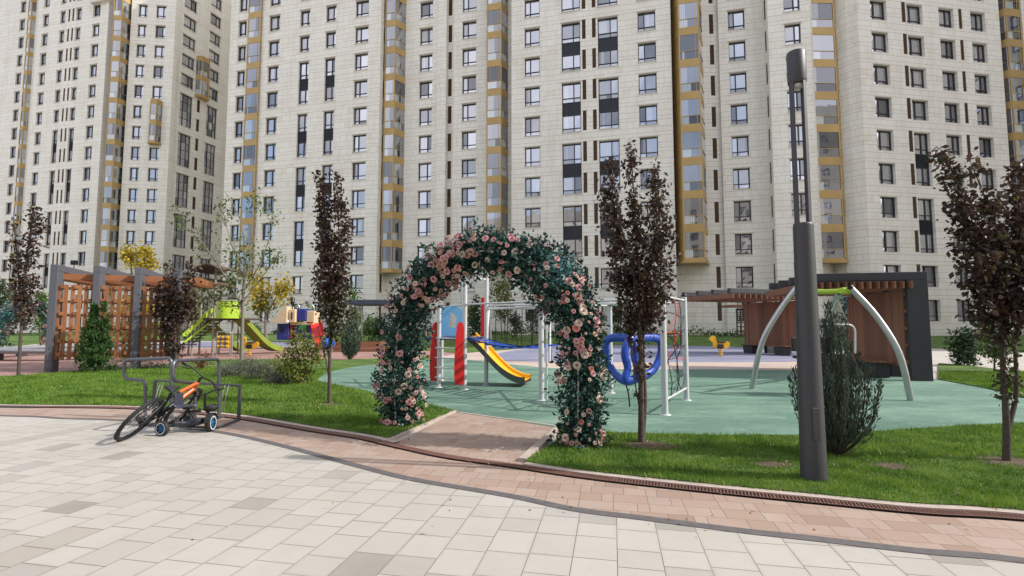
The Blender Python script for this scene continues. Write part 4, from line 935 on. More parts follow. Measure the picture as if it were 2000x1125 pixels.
def rose_arch(label, path, hw, nleaf, nrose, size, lsz, blue=None, white_top=True, ntop=100, rose_w=(.5, .18, .26, .06)):
    """path: world points foot to foot; hw: half thickness at each"""
    base = (path[0]+path[-1])/2; base.z = 0; t = thing('rose_arch', label, 'flower arch', base); S = smoothpts(path, 6); n = len(S)
    H = [float(np.interp(i/(n-1)*(len(path)-1), range(len(path)), hw)) for i in range(n)]
    f = MB(); ax = (path[-1]-path[0]); ax.z = 0; ax.normalize(); dep = Vector((-ax.y, ax.x, 0))
    for sg in (-1, 1):
        f.tube([p+dep*sg*.14 for p in S], .013, 6)
    for i in range(0, n, 3): f.tube([S[i]-dep*.14, S[i]+dep*.14], .008, 5)
    for q in (path[0], path[-1]):
        for sg in (-1, 1): f.box((q.x+dep.x*sg*.14, q.y+dep.y*sg*.14, .045), (.3, .08, .02), rz=math.atan2(ax.y, ax.x)+.3*sg)
        f.box((q.x, q.y, .03), (.08, .42, .02), rz=math.atan2(ax.y, ax.x))
    f.build('frame', WHITEM, t, off=base)
    m = int(nleaf/7); idx = RNG.integers(0, n, m); C = np.array([tuple(S[i]) for i in idx]); h = np.array([H[i] for i in idx])
    d = RNG.normal(size=(m, 3)); d /= np.linalg.norm(d, axis=1)[:, None]; r = RNG.random(m)**.55*1.0
    lump = 1+.22*np.sin(C[:, 0]*9+C[:, 2]*7)+.12*np.sin(C[:, 2]*17)
    C = C+d*(h*r*lump)[:, None]; C[:, 2] = np.maximum(C[:, 2], .05)
    A = np.repeat(C, 7, 0)+RNG.normal(size=(m*7, 3))*lsz*.7; Dd = np.repeat(d, 7, 0)*1.0+np.array([0, 0, -.1])
    b = MB(); mi = np.zeros(len(A), int)
    if blue is not None:
        for bp, br_ in blue: mi |= (np.linalg.norm(A-np.array(bp), axis=1) < br_*RNG.uniform(.6, 1.3, len(A))).astype(int)
    for k in (0, 1):
        if (mi == k).any():
            V, F = leafquads(A[mi == k], lsz, .5, Dd[mi == k], .8); b.block(V, F, k)
    for _ in range(26):                                            # loose tendrils
        i = RNG.integers(0, n); e = Vector(RNG.normal(size=3)).normalized(); p = S[i]+e*H[i]*.9; b.tube([p, p+e*.08+Vector((0, 0, .03)), p+e*.13+Vector((0, 0, -.05))], .003, 4, cap=False)
    b.build('foliage', [TEAL, TEALB], t, off=base)
    rest = {}; cand = []; cl = [(random.randrange(n), Vector(RNG.normal(size=3)).normalized()) for _ in range(max(8, nrose//11))]
    for k in range(nrose):
        i0, e0 = random.choice(cl) if random.random() < .8 else (random.randrange(n), Vector(RNG.normal(size=3)).normalized())
        i = min(n-1, max(0, i0+random.randint(-1, 1))); e = (e0+Vector(RNG.normal(size=3))*.33).normalized()
        if e.y > .35: e.y = -e.y
        tn = (S[min(i+1, n-1)]-S[max(i-1, 0)]).normalized(); e = (e-tn*e.dot(tn)*.7).normalized()
        p = S[i]+e*H[i]*random.uniform(.88, 1.1)+tn*random.uniform(-.08, .08); p.z = max(p.z, .1)
        if any((p-q).length < size*1.1 for q, *_ in cand): continue
        cand.append((p, e, size*random.choice([.4, .5, .6, .8, .9, 1, 1.35])))
    cand.sort(key=lambda c: -c[2]+c[0].y*.01+(5 if c[1].y > .2 else 0))
    for k, (p, e, r) in enumerate(cand):
        c = int(RNG.choice(4, p=rose_w)); me = ROSE_MESH[c+4*(k % 2)][0]; q = (e+Vector((0, -.35, .1))).normalized().to_track_quat('Z', 'Y')@Matrix.Rotation(random.random()*6, 4, 'Z').to_quaternion()
        if k < ntop:
            o = bpy.data.objects.new('rose', me); COL.objects.link(o); o.parent = t; o.location = p-base; o.rotation_mode = 'QUATERNION'; o.rotation_quaternion = q; o.scale = (r, r, r)
        else:
            B = rest.setdefault('r', MB()); V = np.empty(len(me.vertices)*3, np.float32); me.vertices.foreach_get('co', V); V = V.reshape(-1, 3)
            R = np.array(q.to_matrix())*r; F = np.array([list(pg.vertices) for pg in me.polygons]); B.block(V@R.T+np.array(p), F, c)
    if rest: rest['r'].build('rose', ROSEM, t, off=base)['kind'] = 'stuff'
    return t
gl, gr = G(785, 830), G(1135, 872)
pp = [(785, 828), (782, 760), (785, 690), (795, 620), (822, 562), (866, 520), (915, 499), (965, 492), (1015, 502), (1065, 530), (1103, 575), (1128, 630), (1136, 700), (1136, 780), (1134, 868)]
path = []
for i, (u, v) in enumerate(pp):
    yy = gl.y+(gr.y-gl.y)*(u-785)/350; path.append(PT(u, v, yy))
path[0].z = .04; path[-1].z = .04
rose_arch('tall garden arch covered in pink and cream roses over the brick path in the foreground', path, [.34, .37, .36, .35, .36, .36, .34, .33, .34, .35, .34, .32, .31, .32, .31], 36000, 620, .037, .06,
          blue=[(tuple(PT(1100, 520, 6.4)), .26), (tuple(PT(965, 455, 6.8)), .13), (tuple(PT(1040, 500, 6.5)), .12)])
def far_arch(label, uL, uR, vb, vt, dy=0.0, nr=60):
    a, c = G(uL, vb), G(uR, vb); c.y += dy; c.x = PT(uR, vb, c.y).x; h = zat((a.y+c.y)/2, vt); m = (a+c)/2; w = (c-a)/2
    P = [m-w*math.cos(th)*1.0+Vector((0, 0, h*.58+h*.36*math.sin(th))) for th in [math.pi*i/6 for i in range(7)]]; P = [a, a.lerp(P[0], .5)+Vector((0, 0, 0))]+P+[c.lerp(P[-1], .5), c]
    for q in (P[0], P[-1]): q.z = .05
    rose_arch(label, P, [.32]*len(P), 4200, nr, .075, .12, blue=[(tuple(P[3]), 1.2)], ntop=30)
far_arch('teal leafed flower arch with pale roses at the left edge, beyond the thin burgundy tree', 0, 95, 690, 592, nr=90)
far_arch('teal leafed flower arch behind the arched swing, beside the right pergola bench', 1683, 1660, 697, 572, dy=2.4, nr=12)
# ================================================================= LAMP, PERGOLAS
GREY = M('grey_lamp_paint', (.045, .044, .047), .5, .2, var=.06, bump=.05)
PGREY = M('pergola_grey_paint', (.10, .105, .125), .6, .1, var=.08, bump=.1)
PDARK = M('pergola_charcoal_paint', (.035, .036, .042), .6, .1, var=.08, bump=.1)
def wood_mat(name, col):
    if name in _mc: return _mc[name]
    m, nt, p = newmat(name); P = nt.pos(); i = nt.new('NewGeometry').outputs['Random Per Island']
    mp = nt.new('Mapping'); nt.l.new(P, mp.inputs[0]); mp.inputs['Scale'].default_value = (14, 14, 1.2)
    g = nt.noise(mp.outputs[0], 3, 5, .65); c = nt.ramp(nt.m('ADD', nt.m('MULTIPLY', g, .6), nt.m('MULTIPLY', i, .4)), [(.25, sc3(col, .6)), (.5, col), (.8, sc3(col, 1.35))])
    nt.l.new(c, p.inputs['Base Color']); p.inputs['Roughness'].default_value = .6; nt.l.new(nt.bump(g, .3, .01), p.inputs['Normal']); _mc[name] = m; return m
WOOD = wood_mat('orange_stained_wood', (.29, .115, .048)); WOODD = wood_mat('brown_stained_wood', (.2, .085, .045))
STEEL = M('grey_steel_tube', (.13, .135, .15), .4, .7, var=.1, bump=0); GALV = M('galvanised_steel', (.45, .46, .46), .35, .75, var=.1, bump=0)
WHITEP = M('pale_grey_powder_coat', (.52, .53, .53), .4, .1, var=.05, bump=0)
BLACK = M('black_rubber', (.015, .015, .016), .7, bump=.1); BLKM = M('black_metal', (.02, .02, .022), .4, .5, bump=0)
REDP = M('red_plastic', (.55, .018, .018), .35, var=.05, bump=0); BLUEP = M('blue_plastic', (.012, .06, .36), .32, var=.06, bump=0)
SKYP = M('sky_blue_panel', (.16, .42, .68), .4, var=.05, bump=0); YELP = M('yellow_plastic', (.75, .4, .02), .35, var=.05, bump=0)
LIME = M('lime_plastic', (.34, .5, .03), .4, var=.06, bump=0); CREAM = M('cream_panel', (.6, .47, .3), .5, var=.08)
NAVY = M('navy_panel', (.02, .03, .22), .4, var=.1, bump=0); SLATE = M('slate_blue_roof', (.05, .065, .1), .5, .2, bump=0)
GRYP = M('grey_green_plastic', (.09, .1, .09), .5, bump=0); REDR = M('red_rope', (.5, .03, .02), .8); BLKR = M('black_rope', (.015, .015, .018), .9)
b_ = G(1590, 940); b_.z = LZ; y = b_.y
t = thing('street_lamp', 'dark grey cylindrical lamp post with open slotted neck, on the right lawn', 'lamp post', b_)
z1, z2, z3 = zat(y, 437)-LZ, zat(y, 163)-LZ, zat(y, 103)-LZ
b = MB(); b.lathe([(.125, -.03), (.125, .01), (.12, .03), (.094, z1-.02), (.092, z1), (.082, z1+.004), (.0, z1+.006)], seg=32); b.build('pole', GREY, t)
b = MB(); b.box((-.02, -.112, .55), (.07, .012, .32), bev=.003); b.build('service_hatch', GREY, t)
for k, a in enumerate((.4, 1.95, 3.5, 5.1)):
    b = MB(); c, s = math.cos(a)*.078, math.sin(a)*.078; b.box((c, s, (z1+z2)/2), (.045, .014, z2-z1+.02), rz=a+math.pi/2, bev=.003); b.build('strut', GREY, t)
b = MB(); b.lathe([(.0, z2-.02), (.06, z2-.02), (.086, z2+.0), (.091, z2+.02), (.091, z3-.01), (.087, z3), (0, z3+.004)], seg=32); h = b.build('lamp_head', GREY, t)
b = MB(); b.lathe([(0, z2-.06), (.045, z2-.05), (.058, z2-.021)], seg=20); b.build('lens', M('lamp_lens', (.5, .5, .48), .3, bump=0), h)
def pergola(label, A, w, d, n, sp, H, blen, wz, wlen, dark, solid, depth=.5, wid=.2, roofn=14, wall0=.12, woodm=WOOD, roofz=.36):
    base = Vector((A[0], A[1], 0)); t = thing('pergola', label, 'pergola', base); pm = PDARK if dark else PGREY
    w = Vector((*w, 0)).normalized(); d = Vector((*d, 0)).normalized(); R = Matrix((w, -d if w.cross(-d).z > 0 else d, Vector((0, 0, 1)))).transposed()
    for i in range(n):
        o = w*sp*i; b = MB(); b.box(o+d*depth/2+Vector((0, 0, (H-.22)/2)), (wid, depth, H-.22), R=R, bev=.008); b.build('post', pm, t)
        b = MB(); b.box(o+d*blen/2+Vector((0, 0, H-.11)), (wid+.004, blen, .22), R=R, bev=.008); b.build('beam', pm, t)
    L = sp*(n-1)+wid; b = MB()
    for k in range(roofn):
        q = d*(depth*.9+(blen-depth)*k/(roofn-1)); b.box(w*(L/2-wid/2+.2)+q+Vector((0, 0, H-roofz)), (L+.7, .045, .2), R=R)
    for s_ in (.0, .5, 1): b.box(w*(L*s_*.98-.05+.15)+d*(blen/2+depth*.4)+Vector((0, 0, H-roofz-.0)), (.05, blen-depth, .19), R=R)
    b.build('roof_slats', woodm, t)
    b = MB(); z0, z1_ = wz; pitch = .18 if not solid else .125; k = 0; s_ = wall0
    while s_ < wlen:
        b.box(w*s_+d*(.12 if not solid else depth+.06)+Vector((0, 0, (z0+z1_)/2)), (.105 if not solid else .118, .035, z1_-z0), R=R); s_ += pitch; k += 1
    m = 6 if not solid else 5
    for j in range(m):
        zz = z0+.12+(z1_-z0-.24)*j/(m-1)
        b.box(w*wlen/2+d*(.17 if not solid else depth+.02)+Vector((0, 0, zz)), (wlen, .05, .09), R=R)
        if not solid:
            for q in np.arange(wall0+.1, wlen-.1, pitch*2): b.box(w*q+d*.075+Vector((0, 0, zz+.05)), (.1, .05, .12), R=R)
    b.build('slatted_wall' if not solid else 'plank_wall', woodm, t); return t, w, d, R, base
pergola('grey framed pergola with an open orange slatted wall, at the left of the playground', (-14.92, 16.1), (.925, .38), (-.38, .925), 4, 1.13, 3.5, 3.4, (.4, 2.85), 3.5, False, False)
Tp, w, d, R, bs = pergola('charcoal pergola with a solid brown plank wall, right of the arched swing', (11.45, 13.7), (.22, .975), (-.975, .22), 4, 1.1, 3.0, 3.1, (.38, 2.5), 3.5, True, True, woodm=WOODD)
Tq, w2, d2, R2_, bs2 = pergola('farther charcoal pergola with brown plank wall, seen left of the lamp post', (14.6, 24.6), (-.35, .94), (-.94, -.35), 4, 1.05, 3.2, 4.9, (.4, 2.7), 3.4, True, True, woodm=WOODD)
def bench(label, base, w, d, L, blocks):
    t = thing('bench', label, 'bench', base); R = Matrix((w, w.cross(Vector((0, 0, 1)))*-1, Vector((0, 0, 1)))).transposed()
    b = MB()
    for k in range(4): b.box(w*L/2+d*(.06+.125*k)+Vector((0, 0, .46)), (L, .11, .045), R=R, bev=.006)
    b.build('seat', WOODD, t)
    for s_ in blocks:
        b = MB(); b.prism([(-.26, .02), (.26, .02), (.32, .42), (-.32, .42)], w*s_*L+d*.25, w, (0, 0, 1), .42); b.build('leg', M('dark_concrete', (.035, .035, .04), .8), t)
bench('wooden bench on dark blocks along the plank wall of the nearer right pergola', bs+w*.4+d*.72, w, d, 3.1, (.12, .5, .88))
bench('wooden bench on dark blocks beneath the farther right pergola', bs2+w2*.1+d2*.9, w2, d2, 2.8, (.15, .85))
# trellis at the facade
y = 41; p0 = PT(1440, 652, y); p1 = PT(1502, 652, y); t = thing('trellis', 'brown wooden garden trellis under a small slatted roof at the foot of the facade', 'trellis', (p0.x, y, 0)); b = MB()
for i in range(9): b.box(((p1.x-p0.x)*i/8, 0, 1.45), (.09, .08, 2.7))
for i in range(8): b.box(((p1.x-p0.x)/2, .0, .3+.34*i), (p1.x-p0.x, .06, .07))
b.build('lattice', M('dark_brown_wood', (.07, .04, .03), .7), t); b = MB()
for i in range(8): b.box(((p1.x-p0.x)/2+.3, -.8+.25*i, 3.0+.0*i), (p1.x-p0.x+2.2, .08, .18))
b.build('roof_slats', WOODD, t)
# ================================================================= CLIMBING FRAME (middle)
def cyl(b, p, q, r, seg=12, mi=0): b.tube([p, q], r, seg, mi)
org = G(950, 753); T = thing('climbing_frame', 'climbing frame with silver poles, red ladder sides and yellow slide on green rubber', 'climbing frame', org)
def part(name, mat, par=T, off=org): 
    class X: pass
    b = MB(); b.fin = lambda lab=None: (lambda o: (o.__setitem__('label', lab) if lab else None, o)[1])(b.build(name, mat, par, off=off)); return b
POL = {}
for nm, u, vb, vt, r in (('P1', 907, 761, 520, .055), ('P2', 949.6, 753, 520, .055), ('P0', 856.6, 757, 600, .05), ('PB', 902, 746, 522, .05), ('P3', 1057.5, 782.6, 597, .057), ('P4', 1193, 768, 596, .055), ('P5', 1299, 810.6, 571, .055), ('P6', 1341, 782, 578, .055), ('PC', 862, 744, 600, .05)):
    g = G(u, vb); zt = zat(g.y, vt); b = part('pole', WHITEP); cyl(b, g, g+Vector((0, 0, zt)), r, 14); b.lathe([(r+.05, 0), (r+.05, .012), (r, .02)], c=g, seg=16); b.fin()
    b = part('cap', BLKM); b.lathe([(r+.006, zt-.02), (r+.006, zt+.02), (r*.6, zt+.05), (0, zt+.06)], c=g, seg=14); b.fin(); POL[nm] = (g, zt)
g = G(1068, 793); b = part('thin_pole', WHITEP); cyl(b, g, g+Vector((0, 0, zat(g.y, 605))), .02, 8); g2 = POL['P3'][0]; b.tube([g+Vector((0, 0, 2.0)), g2+Vector((0, 0, 2.03))], .018, 8); b.fin()
def rail(a, c, za, zc, r=.022, name='bar', mat=WHITEP): b = part(name, mat); cyl(b, POL[a][0]+Vector((0, 0, za)), POL[c][0]+Vector((0, 0, zc)), r, 8); b.fin()
for a, c, z in (('P1', 'P3', 2.03), ('P2', 'P3', 1.93), ('PC', 'P1', 2.02), ('P3', 'P5', 2.0), ('P4', 'P5', 2.02), ('P3', 'P4', 1.98), ('P5', 'P6', 2.05), ('P4', 'P6', 2.0), ('P1', 'P2', 2.7), ('P2', 'P4', 2.03)): rail(a, c, z, z)
rail('P5', 'P6', .25, .25)
for i in range(7):                                                   # overhead ladder rungs
    a = POL['P3'][0].lerp(POL['P5'][0], (i+.7)/8)+Vector((0, 0, 2.0)); c = POL['P4'][0].lerp(POL['P6'][0], (i+.7)/8)+Vector((0, 0, 2.0)); b = part('rung', WHITEP); cyl(b, a, c, .016, 8); b.fin()
# red side panels and rungs
def red_panel(u0, u1, v0, v1, y):
    b = part('side_panel', REDP); cu = (u0+u1)/2; A = PT(u0, v1, y); B_ = PT(u1, v1, y); w = (B_.x-A.x); z0, z1 = zat(y, v1), zat(y, v0); h = z1-z0
    ol = [(0, .04), (.3*w, 0), (.8*w, 0), (w, .1), (w*1.02, h*.3), (w*.9, h*.55), (w*.98, h*.8), (w*.85, h*.97), (w*.55, h), (w*.2, h*.93), (w*.02, h*.6), (-w*.06, h*.3)]
    ol = [(p.x, p.y) for p in smoothpts([Vector((x, q, 0)) for x, q in ol], 3, True)]
    dirn = Vector((1, .25, 0)).normalized(); b.prism(ol, (A.x, y, z0), dirn, (0, 0, 1), .035); b.fin(); return A.x+w/2
xa_ = red_panel(840, 858.5, 629, 744, 12.35); xb_ = red_panel(888, 906, 629, 751, 11.85)
for k in range(5):
    z = .25+.24*k; b = part('rung', WHITEP); cyl(b, (xa_, 12.37, z), (xb_, 11.9, z), .018, 8); b.fin()
b = part('platform', M('dark_blue_deck', (.02, .04, .12), .6)); b.box((-1.45, 12.75, 1.2), (1.25, 1.0, .07), rz=-.25, bev=.01); b.fin()
b = part('blue_panel', SKYP); A = PT(861, 656, 12.7); y = 12.7; Wd = PT(903, 656, y).x-A.x; Hh = zat(y, 597)-zat(y, 656)
out = [(0, 0), (Wd, 0), (Wd, Hh*.82), (Wd*.75, Hh), (Wd*.25, Hh*.98), (0, Hh*.9)]; dm = [(Wd*.35, Hh*.3), (Wd*.68, Hh*.25), (Wd*.75, Hh*.62), (Wd*.45, Hh*.8)]
tri = geometry.tessellate_polygon([[Vector((*p, 0)) for p in out], [Vector((*p, 0)) for p in dm]]); allp = out+dm
for o_ in (0, .03): b.idx([(A.x+p[0], y+o_, A.z+p[1]) for p in allp], tri)
for ring in (out, dm):
    for i in range(len(ring)):
        p, q = ring[i], ring[(i+1) % len(ring)]; b.face([(A.x+p[0], y, A.z+p[1]), (A.x+q[0], y, A.z+q[1]), (A.x+q[0], y+.03, A.z+q[1]), (A.x+p[0], y+.03, A.z+p[1])])
b.fin()
b = part('red_bar_panel', REDP); b.box((*PT(943, 600, 13.0).xy, 1.75), (.1, .06, 1.0), bev=.01); b.box((*PT(1066, 600, 10.2).xy, 1.88), (.09, .05, .3), bev=.01); b.fin()
# slide: bed between two curved sides
def slide(par, off, S0, S1, width, z0, yel, side, name='slide', lip=.16, flat=.35, under=True, n=14):
    S0, S1 = Vector((*S0, 0)), Vector((*S1, 0)); d = (S1-S0); L = d.length; d.normalize(); wv = Vector((-d.y, d.x, 0)); b = MB(); L_, R_ = [], []
    prof = []
    for i in range(n+1):
        s = i/n; z = z0*(1-s)**1.0; z = z0*(1-s/.86) if s < .86 else 0; prof.append((s*L, s))
    def zz(s): 
        t = min(1, s/.9); return .16+(z0-.16)*((1-t)-.10*math.sin(math.pi*t)+.04*math.sin(2*math.pi*t))
    P = [(S0+d*(s*L), zz(s)) for s in [i/n for i in range(n+1)]]
    def surf(off0, off1, h0, h1, mi):
        V = [(*(p+wv*off0).xy, z+h0) for p, z in P]+[(*(p+wv*off1).xy, z+h1) for p, z in P]; k = len(P); b.idx(V, [(i, i+1, k+i+1, k+i) for i in range(k-1)], mi, True)
    w = width/2
    surf(-w, w, 0, 0, 0)
    for sg in (-1, 1):
        surf(sg*w, sg*w, 0, lip, 0); surf(sg*w, sg*(w+.045), lip, lip+.01, 0); surf(sg*(w+.045), sg*(w+.045), lip+.01, -.07, 1); 
    surf(-w-.045, w+.045, -.07, -.07, 1)
    o = b.build(name, [yel, side], par, off=off); return o
s0 = PT(918, 645, 12.6); s1 = G(1010, 737); slide(T, org, (s0.x, 13.05), (.4, 12.7), .7, 1.24, YELP, GRYP, lip=.09)
# hanging bridge of blue slats on ropes
b = part('rope_bridge', BLUEP); A = POL['P1'][0]+Vector((.1, 0, 1.2)); B_ = POL['P3'][0]+Vector((0, 0, 1.13)); C_ = POL['P2'][0]+Vector((0, 0, 1.17)); D_ = POL['P3'][0]+Vector((.5, .9, 1.1))
for i in range(9):
    f = (i+.5)/9; p, q = A.lerp(B_, f), C_.lerp(D_, f); s = Vector((0, 0, -.12*math.sin(math.pi*f))); b.bar(p+s, q+s, .1, .035)
b.fin(); b = part('rope', BLKR)
for p, q in ((A, B_), (C_, D_)): b.tube([p.lerp(q, f)+Vector((0, 0, -.12*math.sin(math.pi*f)+.02)) for f in [i/10 for i in range(11)]], .012, 6)
b.fin()
# climbing net with red ropes
b = part('net', [REDR, BLKR]); A, B_ = POL['P5'][0], POL['P6'][0]; dv = B_-A
nx, nz = 4, 6; grid = [[A+dv*((i+.0)/nx)+Vector((0, 0, .25+1.78*j/nz))+(Vector((0, 0, 0)) if i in (0, nx) or j in (0, nz) else Vector((random.gauss(0, .05), random.gauss(0, .03), random.gauss(0, .05)))) for i in range(nx+1)] for j in range(nz+1)]
for j in range(nz+1):
    for i in range(nx+1):
        if i < nx and j > 0: b.tube([grid[j][i], grid[j][i+1]], .009, 5, 1 if (i+j) % 5 else 0)
        if j < nz and 0 < i < nx: b.tube([grid[j][i], grid[j+1][i]], .009, 5, 0 if i == 2 and j > 2 else 1)
        if j < nz and i < nx and (i+j) % 2: b.tube([grid[j][i], grid[j+1][i+1]], .006, 5, 0 if i in (1, 2) and j > 1 else 1)
b.fin()
# two blue climbing loops
def loop(pts, y0, y1, r):
    b = part('climbing_loop', BLUEP); us = [p[0] for p in pts]; u0, u1 = min(us), max(us)
    P = [PT(u, v, y0+(y1-y0)*(u-u0)/(u1-u0)) for u, v in pts]; b.tube(smoothpts(P, 5, True), r, 12, closed=True, flat=1.35); b.fin()
loop([(1186, 664), (1215, 660), (1236, 668), (1240, 700), (1248, 728), (1232, 744), (1212, 740), (1194, 720), (1184, 692)], 9.9, 9.3, .06)
loop([(1288, 664), (1262, 660), (1230, 664), (1220, 690), (1226, 718), (1222, 742), (1250, 738), (1276, 722), (1290, 692)], 9.2, 9.75, .06)
b = part('chain', BLKM); p = PT(1222, 748, 9.4); b.tube([p, Vector((p.x+.05, p.y, p.z-.2)), Vector((p.x+.07, p.y, .02))], .014, 6); q = PT(1212, 662, 9.6); b.tube([q, Vector((q.x, q.y, 1.98))], .01, 5); q = PT(1262, 662, 9.5); b.tube([q, Vector((q.x, q.y, 1.98))], .01, 5); b.fin()
# ================================================================= ARCHED SWING
b0 = G(1620, 770); T2 = thing('arched_swing', 'swing with curved grey legs, lime top beam and basket seat behind the juniper', 'swing', b0)
def p2(name, mat): return part(name, mat, T2, b0)
tl, tr = PT(1556, 561, 11.6), PT(1662, 563, 10.7)
for pts in ([tl, PT(1520, 610, 11.7), PT(1488, 670, 11.8), G(1468, 760)], [tr, PT(1712, 618, 10.5), PT(1756, 690, 10.25), G(1779, 783)], [tl+Vector((.1, .1, 0)), PT(1575, 620, 12.4), PT(1585, 670, 13.4), G(1590, 735)], [PT(1640, 571, 11.1), PT(1622, 610, 12), PT(1612, 660, 13.0), G(1606, 730)]):
    b = p2('leg', GALV); b.tube(smoothpts(pts, 6), .062, 12); b.fin(); b = p2('cap', BLKM); e = (Vector(pts[0])-Vector(pts[1])).normalized(); b.tube([Vector(pts[0])-e*.02, Vector(pts[0])+e*.05], .066, 12); b.fin()
b = p2('beam', LIME); b.tube([tl.lerp(tr, f)+Vector((0, 0, -.03-.06*math.sin(math.pi*f))) for f in [i/8 for i in range(9)]], .055, 12); b.fin()
for f in (.12, .9): b = p2('bracket', LIME); b.box(tl.lerp(tr, f)+Vector((0, 0, -.06)), (.2, .14, .14), bev=.02); b.fin()
hp = PT(1634, 585, 11.0)
def rr(u0, u1, v0, v1, y, dy=0): return rounded([PT(u0, v1, y), PT(u0, v0, y), PT(u1, v0, y+dy), PT(u1, v1, y+dy)], .18, 5)
s1_, s2_ = rr(1600, 1670, 634, 690, 11.0), rr(1563, 1622, 634, 700, 10.8, .2)
for s_ in (s1_, s2_): b = p2('seat_frame', WHITEP); b.tube(s_, .02, 8); b.fin()
b = p2('seat', BLACK); zb = zat(11, 698); b.box(((s1_[0].x+s2_[0].x)/2+.25, 10.95, zb), (.95, .5, .06), bev=.02); b.box(((s1_[0].x+s2_[0].x)/2+.25, 11.2, zb+.28), (.95, .05, .32), bev=.02); b.fin()
b = p2('chain', GALV)
for q in (PT(1612, 634, 11), PT(1658, 634, 11), PT(1575, 636, 10.8)): b.tube([hp if q.x > 6.6 else tl.lerp(tr, .15), q], .009, 5)
b.fin()
# ================================================================= SWING SET BEHIND THE ARCH
y = 21; b0 = Vector((PT(1000, 680, y).x, y, 0)); T3 = thing('swing_set', 'swing set with black ropes and blue seats, seen through the rose arch', 'swing set', b0)
def p3(name, mat): return part(name, mat, T3, b0)
xs = [PT(u, 640, y).x for u in (955, 1075)]; zt = zat(y, 602)
b = p3('top_bar', GALV); b.tube([(xs[0], y, zt), (xs[1], y, zt)], .05, 10); b.fin()
for x in xs:
    for s_ in (-1, 1): b = p3('leg', GALV); b.tube([(x, y, zt), (x+.1*s_, y+.8*s_, 0)], .045, 8); b.fin()
for u in (967, 990, 1018, 1040):
    x = PT(u, 640, y).x; b = p3('swing_seat', BLUEP); b.box((x+.22, y, .55), (.46, .2, .05), bev=.01); b.fin()
    for dx in (0, .44): b = p3('rope', BLKR); b.tube([(x+dx+.05*(1 if dx == 0 else -1), y, zt), (x+dx, y, .57)], .018, 5); b.fin()
# ================================================================= SPRING RIDERS
def rider(label, p, sc_, body, horse=True, rz=0.0):
    t = thing('spring_rider', label, 'spring rider', p, rz); k = sc_
    b = MB(); b.tube([(math.cos(a)*.09*k, math.sin(a)*.09*k, .03+a*.013*k) for a in np.arange(0, 2*math.pi*4.5, .5)], .018*k, 6); b.build('spring', YELP, t); zb = .03+28*.013*k
    b = MB(); b.prism([(x*k, q*k) for x, q in [(-.42, .1), (-.3, .0), (.2, .0), (.32, .08), (.34, .3), (.48, .38), (.5, .5), (.34, .62), (.22, .56), (.16, .3), (-.2, .26), (-.36, .34), (-.46, .26)]], (0, 0, zb), (-1, 0, 0), (0, 0, 1), .09*k); b.build('side_panel', body, t)
    b = MB(); b.box((.05*k, 0, zb+.3*k), (.36*k, .24*k, .06*k), bev=.02*k); b.box((.0, 0, zb+.1*k), (.3*k, .2*k, .2*k), bev=.03*k); b.build('seat', BLACK, t)
    b = MB(); b.tube([(-.2*k, -.2*k, zb+.42*k), (-.2*k, .2*k, zb+.42*k)], .018*k, 6); b.tube([(-.1*k, -.22*k, zb+.02*k), (-.1*k, .22*k, zb+.02*k)], .018*k, 6); b.build('handle', BLKM, t)
rider('yellow horse spring rider on the blue rubber, left of the farther right pergola', G(1407, 697), 1.0, YELP)
rider('small orange spring rider with dark saddle under the lime slide', G(487, 696), .95, YELP)
# ================================================================= LEFT PLAY TOWER WITH LIME SLIDES
y = 24.3; b0 = Vector((PT(430, 690, y).x, y, 0)); T4 = thing('play_tower', 'play tower with lime panel, lime slides and brown curved roofs at the left', 'play tower', b0)
def p4_(name, mat): return part(name, mat, T4, b0)
for u, vt, yy, r in ((376.5, 550, 24, .04), (391, 548, 24.8, .05), (417, 520, 24.3, .055), (429, 540, 26, .05), (454, 590, 24.3, .05), (370, 560, 25.5, .05), (466, 600, 26, .05)):
    p = PT(u, 640, yy); b = p4_('pole', PALEB if False else M('beige_metal_pole', (.3, .26, .2), .5, .3, bump=0)); b.tube([(p.x, yy, 0), (p.x, yy, zat(yy, vt))], r, 10); b.fin()
A, B_ = PT(421, 622, 24.1), PT(466, 622, 24.1); zt = zat(24.1, 588); b = p4_('lime_panel', LIME)
arc = [(A.x+(B_.x-A.x)*f, 24.1-.5*math.sin(math.pi*f)) for f in [i/10 for i in range(11)]]
for o_ in (0, .06): b.idx([(x, q+o_, A.z) for x, q in arc]+[(x, q+o_, zt) for x, q in arc], [(i, i+1, 12+i, 11+i) for i in range(10)], 0, True)
b.idx([(x, q, zt) for x, q in arc]+[(x, q+.06, zt) for x, q in arc], [(i, i+1, 12+i, 11+i) for i in range(10)]); b.fin()
b = p4_('platform', M('dark_deck', (.06, .04, .035), .7)); b.box(((A.x+B_.x)/2-.5, 25.0, A.z-.03), (2.6, 1.7, .1), bev=.01); b.fin()
for (u0, v0, u1, v1, dy, lab) in ((383, 531, 437, 528, 0, None), (372, 553, 418, 557, 0, None)):
    a, c = PT(u0, v0, 24), PT(u1, v1, 24); b = p4_('roof', M('brown_curved_roof', (.1, .06, .045), .6)); n = 10; z = [a.z+(c.z-a.z)*i/n+.28*math.sin(math.pi*i/n) for i in range(n+1)]; X = [a.x+(c.x-a.x)*i/n for i in range(n+1)]
    for q in (0, .05): b.idx([(x, 23.6, zz+q) for x, zz in zip(X, z)]+[(x, 26, zz+q) for x, zz in zip(X, z)], [(i, i+1, n+2+i, n+1+i) for i in range(n)])
    b.idx([(x, 23.6, zz) for x, zz in zip(X, z)]+[(x, 23.6, zz+.05) for x, zz in zip(X, z)], [(i, i+1, n+2+i, n+1+i) for i in range(n)]); b.fin()
